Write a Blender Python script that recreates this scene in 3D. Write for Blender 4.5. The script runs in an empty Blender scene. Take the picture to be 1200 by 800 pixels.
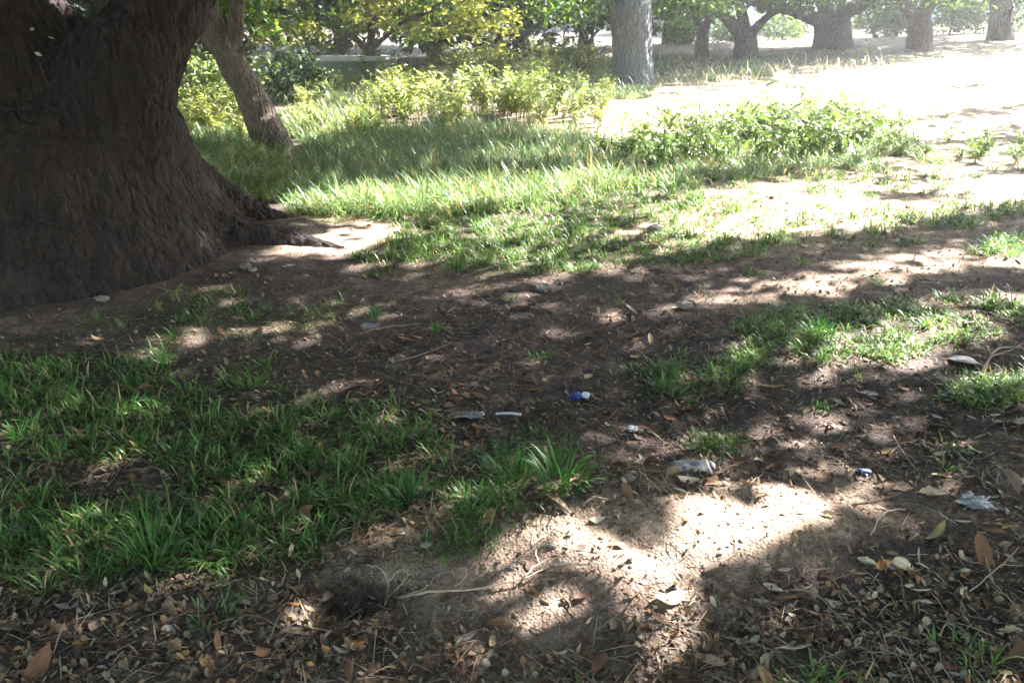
import bpy, math, random
import numpy as np
from mathutils import Vector, Matrix
rng = np.random.default_rng(7)
random.seed(7)
SC = bpy.context.scene
COL = SC.collection
R = math.radians

HAZE = .0024
# ------------------------------------------------------------------ camera constants
IMW, IMH = 1200.0, 800.0
HFOV = R(65.0)
F = IMW/2/math.tan(HFOV/2)
PITCH = R(23.5)
CAM = np.array([0.0, 0.0, 1.5])
FWD = np.array([0, math.cos(PITCH), -math.sin(PITCH)])
UPV = np.array([0, math.sin(PITCH), math.cos(PITCH)])
SUN_AZ = (0.86, 0.51)          # horizontal direction towards the sun
SUN_EL = R(40)
SUN = np.array([SUN_AZ[0]*math.cos(SUN_EL), SUN_AZ[1]*math.cos(SUN_EL), math.sin(SUN_EL)])
SUN /= np.linalg.norm(SUN)

def pix(P):
    """world points -> photo pixels (u, v, depth)"""
    P = np.atleast_2d(P) - CAM
    d = P @ FWD
    dd = np.where(d < 0.05, 0.05, d)
    return IMW/2 + F*P[:, 0]/dd, IMH/2 - F*(P @ UPV)/dd, d

# ------------------------------------------------------------------ noise
def _hash(ix, iy, iz, s):
    h = (ix.astype(np.int64)*374761393 + iy.astype(np.int64)*668265263 + iz.astype(np.int64)*2147483647 + s*1274126177) & 0xFFFFFFFF
    h = ((h ^ (h >> 13))*1274126177) & 0xFFFFFFFF
    h = h ^ (h >> 16)
    return (h & 0xFFFFFF)/float(0xFFFFFF)
def noise3(x, y, z, s=0):
    x, y, z = np.broadcast_arrays(np.asarray(x, float), np.asarray(y, float), np.asarray(z, float))
    ix, iy, iz = np.floor(x), np.floor(y), np.floor(z)
    fx, fy, fz = x-ix, y-iy, z-iz
    fx, fy, fz = [t*t*(3-2*t) for t in (fx, fy, fz)]
    r = 0
    for a in (0, 1):
        for b in (0, 1):
            for c in (0, 1):
                w = (fx if a else 1-fx)*(fy if b else 1-fy)*(fz if c else 1-fz)
                r = r + w*_hash(ix+a, iy+b, iz+c, s)
    return r
def noise2(x, y, s=0): return noise3(x, y, 0.37, s)
def fbm2(x, y, o=4, s=0):
    r, a, t = 0, 1.0, 0
    for i in range(o):
        r = r + a*noise2(x*2**i, y*2**i, s+i*17); t += a; a *= .5
    return r/t
def sstep(a, b, x):
    t = np.clip((x-a)/(b-a), 0, 1); return t*t*(3-2*t)

# ------------------------------------------------------------------ terrain
def gauss(x, y, cx, cy, rx, ry, rot=0):
    c, s = math.cos(rot), math.sin(rot)
    dx, dy = x-cx, y-cy
    u, v = (dx*c+dy*s)/rx, (-dx*s+dy*c)/ry
    return np.exp(-(u*u+v*v))
def hgt(x, y):
    x = np.asarray(x, float); y = np.asarray(y, float)
    z = 0.030*np.clip(x+1, 0, 40)*sstep(7, 19, y)
    z = z - 0.55*sstep(22, 34, y)*sstep(-6, 0, x)*sstep(24, 10, x)
    z = z + 0.05*(fbm2(x*0.45, y*0.45, 3, 3)-.5) + 0.035*(fbm2(x*1.9, y*1.9, 3, 9)-.5)
    near = sstep(12, 6, np.hypot(x, y))
    z = z + near*(0.020*(fbm2(x*7, y*7, 3, 21)-.5) + 0.005*(fbm2(x*19+y*7, y*19-x*7, 2, 5)-.5))
    # earth hump in front and the hollow behind it
    z = z + 0.10*gauss(x, y, 0.45, 1.98, 0.85, 0.34, 0.10)
    z = z - 0.05*gauss(x, y, 0.95, 2.75, 0.8, 0.25, 0.1)
    z = z + 0.05*gauss(x, y, 0.1, 2.06, 0.35, 0.13, 0.35)
    z = z - 0.15*gauss(x, y, -0.42, 1.70, 0.10, 0.06)
    z = z - 0.05*gauss(x, y, 1.62, 2.62, 0.16, 0.07)
    z = z - 0.032*gauss(x, y, 0.36, 1.86, 0.22, 0.06, -0.6)
    # soil heaped around the old tree
    z = z + 0.12*gauss(x, y, -2.75, 4.75, 1.7, 1.6)
    return z
def at(u, v):
    d = FWD + UPV*((IMH/2-v)/F) + np.array([1, 0, 0])*((u-IMW/2)/F)
    ts = np.concatenate([np.linspace(.8, 12, 500), np.linspace(12.05, 80, 500)])
    P = CAM + d*ts[:, None]
    g = P[:, 2]-hgt(P[:, 0], P[:, 1])
    i = np.argmax(g < 0) if (g < 0).any() else len(ts)-1
    i = max(i, 1)
    a, b = g[i-1], g[i]
    t = ts[i-1] + (ts[i]-ts[i-1])*(a/(a-b) if a != b else 0)
    p = CAM + d*t
    return np.array([p[0], p[1], float(hgt(p[0], p[1]))])
def ray(u, v, Y):
    """point on the ray of photo pixel (u,v) at world distance Y"""
    d = FWD + UPV*((IMH/2-v)/F) + np.array([1, 0, 0])*((u-IMW/2)/F)
    return CAM + d*(Y/d[1])
def ppm(p): return F/float((np.asarray(p)-CAM) @ FWD)     # pixels per metre at p

# ------------------------------------------------------------------ layout maps
def paint(u, v, base, strokes, soft=.35):
    val = np.full(np.shape(u), base, float)
    for (cx, cy, rx, ry, rot, p) in strokes:
        c, s = math.cos(R(rot)), math.sin(R(rot))
        dx, dy = u-cx, v-cy
        q = np.hypot((dx*c+dy*s)/rx, (-dx*s+dy*c)/ry)
        m = sstep(1+soft, 1-soft, q)
        val = val*(1-m) + p*m
    return val
LIT = [
    (620, 60, 700, 70, 0, .12),
    (480, 108, 250, 38, -4, .85), (700, 85, 120, 14, -3, .15),
    (1000, 118, 400, 42, -6, 1.0), (1180, 90, 160, 55, -8, 1.0), (700, 165, 120, 22, -6, .95),
    (960, 68, 160, 10, -4, .10), (1120, 62, 120, 9, -5, .35), (930, 48, 60, 8, -4, 1.0), (690, 66, 50, 5, 0, .9),
    (1110, 138, 110, 9, -8, .3), (1000, 76, 140, 6, -6, .5), (880, 100, 60, 4, -6, .6), (1150, 100, 80, 4, -8, .55),
    (330, 140, 230, 26, -4, .8), (430, 192, 240, 26, -3, .26), (640, 185, 90, 14, -5, .6), (300, 160, 90, 12, 0, .85),
    (900, 168, 220, 34, -4, .97), (900, 208, 190, 9, -4, .2),
    (450, 243, 150, 15, -3, .95), (650, 232, 140, 16, -4, .85), (690, 270, 230, 34, -7, .62),
    (980, 238, 270, 36, -7, .97), (1140, 205, 150, 34, -5, .9),
    (390, 284, 75, 13, -10, .9), (360, 300, 30, 6, 0, .3),
    (1090, 282, 190, 20, -11, .24), (860, 322, 150, 12, -12, .22), (640, 345, 190, 12, -12, .22),
    (1040, 316, 180, 13, -10, .72), (830, 350, 130, 10, -12, .55), (660, 322, 60, 5, -12, .8), (560, 345, 110, 6, -14, .5),
    (1190, 300, 40, 14, -8, .8),
    (930, 372, 150, 10, -12, .25), (660, 372, 160, 14, -12, .20),
    (1060, 392, 150, 24, -14, .75), (900, 425, 120, 15, -12, .5), (1075, 408, 50, 12, -10, 1.0), (1170, 365, 60, 16, -10, .7),
    (620, 420, 260, 22, -10, .24), (960, 500, 320, 42, -6, .24), (1170, 455, 60, 12, -6, .45),
    (400, 372, 120, 10, -8, .35), (200, 405, 240, 14, -6, .27), (100, 440, 120, 10, -4, .3), (20, 470, 40, 12, 0, .4), (560, 440, 60, 6, -8, .35),
    (300, 560, 380, 90, 0, .17), (490, 487, 40, 5, 0, .5), (530, 510, 60, 6, -6, .45),
    (720, 640, 300, 48, -10, .24), (800, 622, 110, 24, -8, .42), (900, 607, 92, 22, -4, 1.0), (500, 618, 110, 10, -14, .5),
    (650, 700, 170, 60, -10, .55), (760, 700, 60, 16, -4, .65), (790, 770, 130, 34, -4, .42),
    (980, 720, 210, 72, -4, .17), (720, 655, 26, 12, 30, .05), (450, 705, 120, 30, 0, .12), (200, 760, 220, 50, 0, .17),
    (200, 692, 34, 9, -6, .8), (470, 690, 40, 12, 0, .5),
]
SHORT = [
    (640, 60, 700, 60, 0, .55), (1000, 120, 420, 45, -6, .42), (900, 75, 170, 16, -4, .7),
    (250, 540, 330, 110, 4, .86), (70, 450, 130, 40, 0, .95), (90, 620, 150, 60, 0, .75), (560, 560, 110, 34, 0, .75), (660, 540, 62, 30, 0, .25),
    (40, 690, 80, 26, 0, .35), (210, 625, 110, 34, 0, .7), (380, 590, 160, 36, -4, .8),
    (150, 560, 80, 18, 0, .15), (250, 480, 60, 10, 0, .3), (400, 455, 60, 14, 0, .25),
    (230, 372, 120, 26, -4, .8), (190, 410, 90, 14, 0, .35), (390, 368, 70, 12, -10, .75), (300, 355, 60, 8, 0, .2), 
    (690, 272, 230, 44, -6, .95), (860, 290, 120, 14, -6, .9), (530, 252, 120, 18, -4, .7), (390, 284, 80, 14, -10, 0),
    (830, 262, 110, 12, -6, .5), (1000, 248, 140, 26, -6, .40), (1000, 215, 200, 14, -4, .55), (1110, 258, 110, 14, -10, .75), (1190, 288, 50, 12, -6, .95), (1000, 292, 140, 12, -8, .3),
    (710, 345, 50, 20, -8, .5), (600, 350, 60, 6, 0, .25), (880, 325, 90, 8, -8, .12),
    (960, 378, 90, 20, -6, .85), (1080, 372, 120, 20, -8, .8), (1040, 400, 120, 22, -8, .6), (880, 425, 60, 18, -8, .55), (950, 440, 90, 12, -6, .35),
    (765, 445, 75, 26, -10, .6), (1165, 460, 70, 14, -5, .6), (960, 485, 60, 10, 0, .3), (860, 525, 50, 12, 0, .3), (640, 415, 40, 6, 0, .3),
    (440, 340, 40, 8, 0, .25), (510, 380, 20, 8, 0, .3),
    (820, 690, 300, 70, 0, .02), (250, 715, 50, 14, 0, .25), (430, 625, 90, 8, -12, .25),
]
TALL = [
    (400, 185, 220, 46, -3, 1.0), (560, 200, 170, 34, -4, .95), (450, 120, 260, 34, -3, .35), (325, 172, 40, 22, 0, .25), (700, 200, 90, 22, -4, .65), (680, 95, 160, 24, -3, .8),
    (470, 243, 170, 12, -3, .45), (890, 185, 210, 26, -4, .75), (1120, 180, 110, 14, -5, .45), (880, 82, 160, 16, -4, .40), (1120, 75, 140, 8, -4, .1),
    (860, 105, 120, 8, -5, .3),
]
PALE = [   # dry, pale sandy earth, plus the mound's sun spot painted into the soil
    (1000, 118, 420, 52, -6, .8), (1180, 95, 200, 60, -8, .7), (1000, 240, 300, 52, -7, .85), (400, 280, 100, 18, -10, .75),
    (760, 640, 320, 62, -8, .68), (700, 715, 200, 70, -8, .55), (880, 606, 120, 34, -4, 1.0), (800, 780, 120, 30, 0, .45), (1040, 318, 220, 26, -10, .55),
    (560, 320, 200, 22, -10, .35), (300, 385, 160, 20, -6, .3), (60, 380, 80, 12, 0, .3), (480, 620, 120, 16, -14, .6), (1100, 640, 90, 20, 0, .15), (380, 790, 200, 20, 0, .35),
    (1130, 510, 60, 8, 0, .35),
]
def lit_p(P):
    u, v, d = pix(P)
    ins = (d > .3)
    p = np.where(ins, paint(u, v, .10, LIT), .12)
    side = (u < -120) | (u > 1330) | (v > 830)
    p = np.where(ins & side, np.minimum(p, .22), p)
    # the old trunk itself stands in the shade
    p = np.where(np.hypot(P[:, 0]+2.9, P[:, 1]-4.6) < 1.25, .03, p)
    p = np.where(np.hypot(P[:, 0]+4.55, P[:, 1]-4.05) < .62, .8, p)  # gap left in the unseen leaves so sun reaches the fork's rear limb
    notch = np.hypot(P[:, 0]+4.55, P[:, 1]-4.05) < .62
    p = np.where(~notch & (P[:, 0] < -1.9) & (P[:, 1] < 5.2) & (P[:, 1] > 1.2) & (u < -40), .03, p)
    return p

# ------------------------------------------------------------------ mesh helpers
def mesh_np(name, V, FT, tint=None, smooth=False, quads=None):
    me = bpy.data.meshes.new(name)
    V = np.asarray(V, np.float32)
    me.vertices.add(len(V)); me.vertices.foreach_set('co', V.ravel())
    FT = np.asarray(FT, np.int32)
    k = FT.shape[1]
    me.loops.add(FT.size); me.loops.foreach_set('vertex_index', FT.ravel())
    me.polygons.add(len(FT))
    me.polygons.foreach_set('loop_start', np.arange(0, FT.size, k, dtype=np.int32))
    me.polygons.foreach_set('loop_total', np.full(len(FT), k, np.int32))
    if smooth: me.polygons.foreach_set('use_smooth', np.ones(len(FT), bool))
    if tint is not None:
        a = me.color_attributes.new('tint', 'FLOAT_COLOR', 'POINT')
        c = np.ones((len(V), 4), np.float32); c[:, :3] = tint
        a.data.foreach_set('color', c.ravel())
    me.update(calc_edges=True)
    return me
def obj(name, me, mat=None, parent=None, loc=(0, 0, 0)):
    o = bpy.data.objects.new(name, me); COL.objects.link(o)
    o.location = loc
    if mat is not None and me is not None and len(me.materials) == 0: me.materials.append(mat)
    if parent is not None: o.parent = parent
    return o
def tag(o, label=None, cat=None, group=None, kind=None):
    if label: o['label'] = label
    if cat: o['category'] = cat
    if group: o['group'] = group
    if kind: o['kind'] = kind
    return o
def empty(name, loc, label, cat, group=None):
    o = bpy.data.objects.new(name, None); COL.objects.link(o); o.location = loc
    o.empty_display_size = .1
    return tag(o, label, cat, group)
def copy_tree(o, loc, rot=(0, 0, 0), scale=1.0, label=None, group=None):
    c = o.copy(); COL.objects.link(c)
    c.location = loc; c.rotation_euler = rot; c.scale = (scale,)*3 if not isinstance(scale, tuple) else scale
    if label: c['label'] = label
    if group: c['group'] = group
    for ch in list(o.children):
        k = ch.copy(); COL.objects.link(k); k.parent = c
    return c
def tube(path, rad, seg=10, cap=True, squash=1.0):
    path = np.asarray(path, float); rad = np.asarray(rad, float); n = len(path)
    T = np.gradient(path, axis=0); T /= np.linalg.norm(T, axis=1)[:, None]+1e-9
    ref = np.array([0, 0, 1.0]) if abs(T[0, 2]) < .9 else np.array([1.0, 0, 0])
    V = []
    a = np.cross(T[0], ref); a /= np.linalg.norm(a)
    ang = np.linspace(0, 2*math.pi, seg, endpoint=False)
    for i in range(n):
        a = a - T[i]*np.dot(a, T[i]); a /= np.linalg.norm(a)+1e-9
        b = np.cross(T[i], a)
        V.append(path[i]+rad[i]*(np.cos(ang)[:, None]*a+np.sin(ang)[:, None]*b*squash))
    V = np.concatenate(V)
    Fs = []
    for i in range(n-1):
        for j in range(seg):
            p, q = i*seg+j, i*seg+(j+1) % seg
            Fs.append((p, q, q+seg)); Fs.append((p, q+seg, p+seg))
    if cap:
        V = np.vstack([V, path[0], path[-1]]); c0, c1 = n*seg, n*seg+1
        for j in range(seg):
            Fs.append((c0, (j+1) % seg, j)); Fs.append((c1, (n-1)*seg+j, (n-1)*seg+(j+1) % seg))
    return V, np.array(Fs, np.int32)
def join(parts):
    Vs, Fs, o = [], [], 0
    for V, Ft in parts:
        Vs.append(V); Fs.append(Ft+o); o += len(V)
    return np.concatenate(Vs), np.concatenate(Fs)
def curve_pts(pts, n, wob=0.0):
    """smooth resample of a polyline (Catmull-Rom)"""
    pts = np.asarray(pts, float)
    P = np.vstack([2*pts[0]-pts[1], pts, 2*pts[-1]-pts[-2]])
    out = []
    m = len(pts)-1
    for t in np.linspace(0, m, n):
        i = min(int(t), m-1); f = t-i
        p0, p1, p2, p3 = P[i], P[i+1], P[i+2], P[i+3]
        out.append(.5*((2*p1)+(-p0+p2)*f+(2*p0-5*p1+4*p2-p3)*f*f+(-p0+3*p1-3*p2+p3)*f**3))
    out = np.array(out)
    if wob: out[1:-1] += rng.normal(0, wob, out[1:-1].shape)
    return out
def unit(a): return a/(np.linalg.norm(a, axis=-1, keepdims=True)+1e-9)

# ------------------------------------------------------------------ materials
def nodes(name):
    m = bpy.data.materials.new(name); m.use_nodes = True
    nt = m.node_tree; nt.nodes.clear()
    out = nt.nodes.new('ShaderNodeOutputMaterial')
    return m, nt, out
def N(nt, t, **kw):
    n = nt.nodes.new(t)
    for k, v in kw.items():
        if k in n.inputs: n.inputs[k].default_value = v
        else: setattr(n, k, v)
    return n
def L(nt, a, b): nt.links.new(a, b)
def mixc(nt, fac, a, b, blend='MIX'):
    n = nt.nodes.new('ShaderNodeMix'); n.data_type = 'RGBA'; n.blend_type = blend
    for s, val in ((0, fac), (6, a), (7, b)):
        if hasattr(val, 'is_linked'): nt.links.new(val, n.inputs[s])
        else: n.inputs[s].default_value = val if s == 0 else (*val, 1)
    return n.outputs[2]
def ramp(nt, src, lo, hi, a=0.0, b=1.0):
    n = nt.nodes.new('ShaderNodeMapRange'); nt.links.new(src, n.inputs[0])
    n.inputs[1].default_value = lo; n.inputs[2].default_value = hi; n.inputs[3].default_value = a; n.inputs[4].default_value = b
    return n.outputs[0]
def math_(nt, op, a, b=0.0):
    n = nt.nodes.new('ShaderNodeMath'); n.operation = op
    for i, v in enumerate((a, b)):
        if hasattr(v, 'is_linked'): nt.links.new(v, n.inputs[i])
        else: n.inputs[i].default_value = v
    return n.outputs[0]

def leaf_mat(name, transl=.35, rough=.45, spec=.35, objcol=False):
    m, nt, out = nodes(name)
    at_ = N(nt, 'ShaderNodeAttribute', attribute_name='tint')
    col = at_.outputs['Color']
    if objcol:
        oi = N(nt, 'ShaderNodeObjectInfo')
        col = mixc(nt, 1.0, col, oi.outputs['Color'], 'MULTIPLY')
    tc = N(nt, 'ShaderNodeNewGeometry')
    nz = N(nt, 'ShaderNodeTexNoise', Scale=60.0, Detail=3.0)
    L(nt, tc.outputs['Position'], nz.inputs['Vector'])
    col = mixc(nt, 1.0, col, mixc(nt, nz.outputs[0], (.72, .72, .72), (1.25, 1.25, 1.25)), 'MULTIPLY')
    p = N(nt, 'ShaderNodeBsdfPrincipled', Roughness=rough)
    p.inputs['Specular IOR Level'].default_value = spec
    L(nt, col, p.inputs['Base Color'])
    t = N(nt, 'ShaderNodeBsdfTranslucent')
    tcol = mixc(nt, 1.0, col, (1.15, 1.05, .7), 'MULTIPLY')
    L(nt, tcol, t.inputs['Color'])
    mx = N(nt, 'ShaderNodeMixShader'); mx.inputs[0].default_value = transl
    L(nt, p.outputs[0], mx.inputs[1]); L(nt, t.outputs[0], mx.inputs[2]); L(nt, mx.outputs[0], out.inputs[0])
    return m
M_GRASS = leaf_mat('grass_blade', .40, .42, .4)
M_CROWN = leaf_mat('tree_leaf', .45, .5, .3)
M_WEED = leaf_mat('weed_leaf', .42, .45, .35, objcol=True)
M_DRY = leaf_mat('dry_leaf', .12, .62, .25)
M_DRYO = leaf_mat('dry_leaf_single', .12, .6, .25, objcol=True)

def bark_mat(name, dark, light, lichen=(.2, .2, .17), lich=.25, scale=1.0):
    m, nt, out = nodes(name)
    tc = N(nt, 'ShaderNodeTexCoord')
    mp = N(nt, 'ShaderNodeMapping'); mp.inputs['Scale'].default_value = (1, 1, .22)
    L(nt, tc.outputs['Object'], mp.inputs['Vector'])
    n1 = N(nt, 'ShaderNodeTexNoise', Scale=26.0*scale, Detail=6.0, Roughness=.65, Distortion=.6); L(nt, mp.outputs[0], n1.inputs['Vector'])
    n2 = N(nt, 'ShaderNodeTexNoise', Scale=2.3, Detail=5.0); L(nt, tc.outputs['Object'], n2.inputs['Vector'])
    n3 = N(nt, 'ShaderNodeTexNoise', Scale=90.0*scale, Detail=4.0); L(nt, tc.outputs['Object'], n3.inputs['Vector'])
    vo = N(nt, 'ShaderNodeTexVoronoi', Scale=20.0*scale, feature='DISTANCE_TO_EDGE'); L(nt, mp.outputs[0], vo.inputs['Vector'])
    col = mixc(nt, ramp(nt, n1.outputs[0], .35, .68), dark, light)
    col = mixc(nt, ramp(nt, n2.outputs[0], .56, .72, 0, lich), col, lichen)
    col = mixc(nt, ramp(nt, n3.outputs[0], .3, .7, .0, .45), col, tuple(c*.5 for c in dark))
    p = N(nt, 'ShaderNodeBsdfPrincipled', Roughness=.9); p.inputs['Specular IOR Level'].default_value = .2
    L(nt, col, p.inputs['Base Color'])
    hsum = math_(nt, 'ADD', math_(nt, 'MULTIPLY', n1.outputs[0], 1.0), math_(nt, 'MULTIPLY', ramp(nt, vo.outputs[0], 0, .25), .6))
    hsum = math_(nt, 'ADD', hsum, math_(nt, 'MULTIPLY', n3.outputs[0], .25))
    b = N(nt, 'ShaderNodeBump', Strength=1.0, Distance=.05); L(nt, hsum, b.inputs['Height'])
    L(nt, b.outputs[0], p.inputs['Normal']); L(nt, p.outputs[0], out.inputs[0])
    return m
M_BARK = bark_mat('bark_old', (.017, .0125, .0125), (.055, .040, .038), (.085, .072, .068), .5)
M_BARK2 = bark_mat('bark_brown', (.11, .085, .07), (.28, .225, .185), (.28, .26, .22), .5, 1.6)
M_BARK3 = bark_mat('bark_grey', (.12, .125, .14), (.27, .285, .31), (.32, .34, .36), .5, 1.2)
M_BARK4 = bark_mat('bark_far', (.06, .047, .042), (.15, .12, .11), (.2, .18, .16), .4, 1.2)

def plain(name, col, rough=.6, spec=.4, var=.25, scale=40, transl=0, bump=0.0, alpha=None):
    m, nt, out = nodes(name)
    tc = N(nt, 'ShaderNodeTexCoord')
    nz = N(nt, 'ShaderNodeTexNoise', Scale=float(scale), Detail=4.0); L(nt, tc.outputs['Object'], nz.inputs['Vector'])
    c = mixc(nt, nz.outputs[0], tuple(x*(1-var) for x in col), tuple(min(1, x*(1+var)) for x in col))
    p = N(nt, 'ShaderNodeBsdfPrincipled', Roughness=rough); p.inputs['Specular IOR Level'].default_value = spec
    L(nt, c, p.inputs['Base Color'])
    if bump:
        b = N(nt, 'ShaderNodeBump', Strength=bump, Distance=.01); L(nt, nz.outputs[0], b.inputs['Height']); L(nt, b.outputs[0], p.inputs['Normal'])
    sh = p.outputs[0]
    if transl:
        t = N(nt, 'ShaderNodeBsdfTranslucent'); L(nt, c, t.inputs['Color'])
        mx = N(nt, 'ShaderNodeMixShader'); mx.inputs[0].default_value = transl
        L(nt, sh, mx.inputs[1]); L(nt, t.outputs[0], mx.inputs[2]); sh = mx.outputs[0]
    L(nt, sh, out.inputs[0])
    return m
M_TWIG = plain('twig_grey_brown', (.14, .105, .085), .8, .2, .4, 60)
M_TWIGP = plain('twig_pale', (.30, .24, .19), .8, .2, .35, 60)
M_STEM = plain('weed_stem', (.16, .17, .07), .6, .3, .3, 40)

# ground
def ground_mat():
    m, nt, out = nodes('earth')
    g = N(nt, 'ShaderNodeNewGeometry'); pos = g.outputs['Position']
    at_ = N(nt, 'ShaderNodeAttribute', attribute_name='pale'); sep = N(nt, 'ShaderNodeSeparateColor'); L(nt, at_.outputs['Color'], sep.inputs[0])
    def nz(s, d=5.0, r=.6):
        n = N(nt, 'ShaderNodeTexNoise', Scale=float(s), Detail=d, Roughness=r); L(nt, pos, n.inputs['Vector']); return n.outputs[0]
    a, b, c, d = nz(2.2), nz(11), nz(48), nz(160, 3.0)
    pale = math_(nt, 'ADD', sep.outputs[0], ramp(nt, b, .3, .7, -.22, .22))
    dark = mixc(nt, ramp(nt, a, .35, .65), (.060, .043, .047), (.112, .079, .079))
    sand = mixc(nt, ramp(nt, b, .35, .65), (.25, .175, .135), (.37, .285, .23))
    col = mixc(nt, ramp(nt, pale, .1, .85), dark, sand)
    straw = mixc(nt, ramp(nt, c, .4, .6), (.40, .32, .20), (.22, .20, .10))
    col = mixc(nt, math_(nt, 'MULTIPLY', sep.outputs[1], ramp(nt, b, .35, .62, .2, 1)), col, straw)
    moss = mixc(nt, c, (.035, .050, .018), (.07, .085, .03))
    col = mixc(nt, math_(nt, 'MULTIPLY', sep.outputs[2], .75), col, moss)
    col = mixc(nt, 1.0, col, mixc(nt, ramp(nt, c, .3, .7), (.62, .62, .62), (1.3, 1.27, 1.22)), 'MULTIPLY')
    col = mixc(nt, 1.0, col, mixc(nt, ramp(nt, d, .35, .65), (.7, .7, .7), (1.2, 1.2, 1.2)), 'MULTIPLY')
    vo = N(nt, 'ShaderNodeTexVoronoi', Scale=95.0); L(nt, pos, vo.inputs['Vector'])
    vo.inputs['Randomness'].default_value = 1.0
    p = N(nt, 'ShaderNodeBsdfPrincipled', Roughness=.95); p.inputs['Specular IOR Level'].default_value = .12
    L(nt, col, p.inputs['Base Color'])
    hs = math_(nt, 'ADD', math_(nt, 'MULTIPLY', c, 1.2), math_(nt, 'MULTIPLY', d, .5))
    hs = math_(nt, 'ADD', hs, math_(nt, 'MULTIPLY', ramp(nt, vo.outputs['Distance'], 0, .6, 1, 0), .45))
    bp = N(nt, 'ShaderNodeBump', Strength=.8, Distance=.012); L(nt, hs, bp.inputs['Height'])
    L(nt, bp.outputs[0], p.inputs['Normal']); L(nt, p.outputs[0], out.inputs[0])
    return m

def build_ground():
    def axis(lo, hi, step, far, back):
        core = np.arange(lo, hi, step); out = [core]
        s, x, l = step, hi, []
        while x < far: l.append(x); s *= 1.055; x += s
        out.append(np.array(l+[far]))
        s, x, l = step, lo, []
        while x > back: s *= 1.09; x -= s; l.append(x)
        return np.concatenate([np.array(l[::-1]), *out])
    xs = axis(-2.6, 2.8, .016, 700, -700)
    ys = axis(1.15, 6.5, .018, 900, -60)
    X, Y = np.meshgrid(xs, ys)
    x, y = X.ravel(), Y.ravel()
    z = hgt(x, y)
    V = np.stack([x, y, z], 1)
    nx, ny = len(xs), len(ys)
    i = np.arange((ny-1)*(nx-1)); r, c = i//(nx-1), i % (nx-1)
    q = np.stack([r*nx+c, r*nx+c+1, (r+1)*nx+c+1, (r+1)*nx+c], 1)
    me = mesh_np('ground', V, q, smooth=True)
    u, v, d = pix(V)
    ok = d > .3
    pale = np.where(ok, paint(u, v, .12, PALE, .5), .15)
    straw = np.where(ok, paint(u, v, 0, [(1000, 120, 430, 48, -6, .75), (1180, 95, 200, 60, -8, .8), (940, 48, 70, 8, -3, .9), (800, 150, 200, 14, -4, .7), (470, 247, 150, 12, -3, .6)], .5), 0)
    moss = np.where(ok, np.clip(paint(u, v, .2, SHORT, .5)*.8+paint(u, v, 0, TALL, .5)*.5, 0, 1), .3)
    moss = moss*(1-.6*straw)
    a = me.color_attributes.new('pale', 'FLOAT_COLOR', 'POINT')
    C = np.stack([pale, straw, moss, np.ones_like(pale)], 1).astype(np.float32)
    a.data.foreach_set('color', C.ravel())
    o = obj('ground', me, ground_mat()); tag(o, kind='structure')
build_ground()

# ------------------------------------------------------------------ scatter helpers
def scatter(n, y0, y1, xpad=.9, power=1.0):
    """points over the ground, denser near the viewer's end of the park"""
    t = rng.random(n)
    y = 1/((1-t)/y0+t/y1) if power == 1 else y0*(y1/y0)**t
    x = (rng.random(n)*2-1)*(.74*y+xpad)
    return x, y
def outside_trunk(x, y, pad=1.0):
    return np.hypot((x+2.85), (y-4.75)) > 1.28*pad

def blades(x, y, z, L_, W, az, bend0, bend1, col, seg=4):
    """curved grass blades as tapered strips"""
    n = len(x)
    t = np.linspace(0, 1, seg+1)
    th = bend0[:, None]+(bend1-bend0)[:, None]*t[None, :]**1.2
    ds = (L_/seg)[:, None]
    hx = np.concatenate([np.zeros((n, 1)), np.cumsum(np.sin((th[:, 1:]+th[:, :-1])/2)*ds, 1)], 1)
    hz = np.concatenate([np.zeros((n, 1)), np.cumsum(np.cos((th[:, 1:]+th[:, :-1])/2)*ds, 1)], 1)
    ca, sa = np.cos(az)[:, None], np.sin(az)[:, None]
    cx, cy, cz = x[:, None]+hx*ca, y[:, None]+hx*sa, z[:, None]+hz
    w = (W[:, None]*.5)*np.array([.75, 1.0, .95, .62, 0.0])[None, :] if seg == 4 else (W[:, None]*.5)*(1-t**1.6)[None, :]
    V = np.zeros((n, 2*seg+1, 3))
    for k in range(seg):
        V[:, 2*k] = np.stack([cx[:, k]-sa[:, 0]*w[:, k], cy[:, k]+ca[:, 0]*w[:, k], cz[:, k]], 1)
        V[:, 2*k+1] = np.stack([cx[:, k]+sa[:, 0]*w[:, k], cy[:, k]-ca[:, 0]*w[:, k], cz[:, k]], 1)
    V[:, 2*seg] = np.stack([cx[:, seg], cy[:, seg], cz[:, seg]], 1)
    fs = []
    for k in range(seg-1):
        a = 2*k; fs += [(a, a+1, a+3), (a, a+3, a+2)]
    a = 2*(seg-1); fs.append((a, a+1, a+2))
    fs = np.array(fs)
    FT = (fs[None]+(np.arange(n)*(2*seg+1))[:, None, None]).reshape(-1, 3)
    C = np.repeat(col[:, None, :], 2*seg+1, 1)
    g = np.linspace(0, 1, 2*seg+1)[None, :, None]
    C = C*(.8+.35*g)
    return V.reshape(-1, 3), FT, C.reshape(-1, 3)

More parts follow.
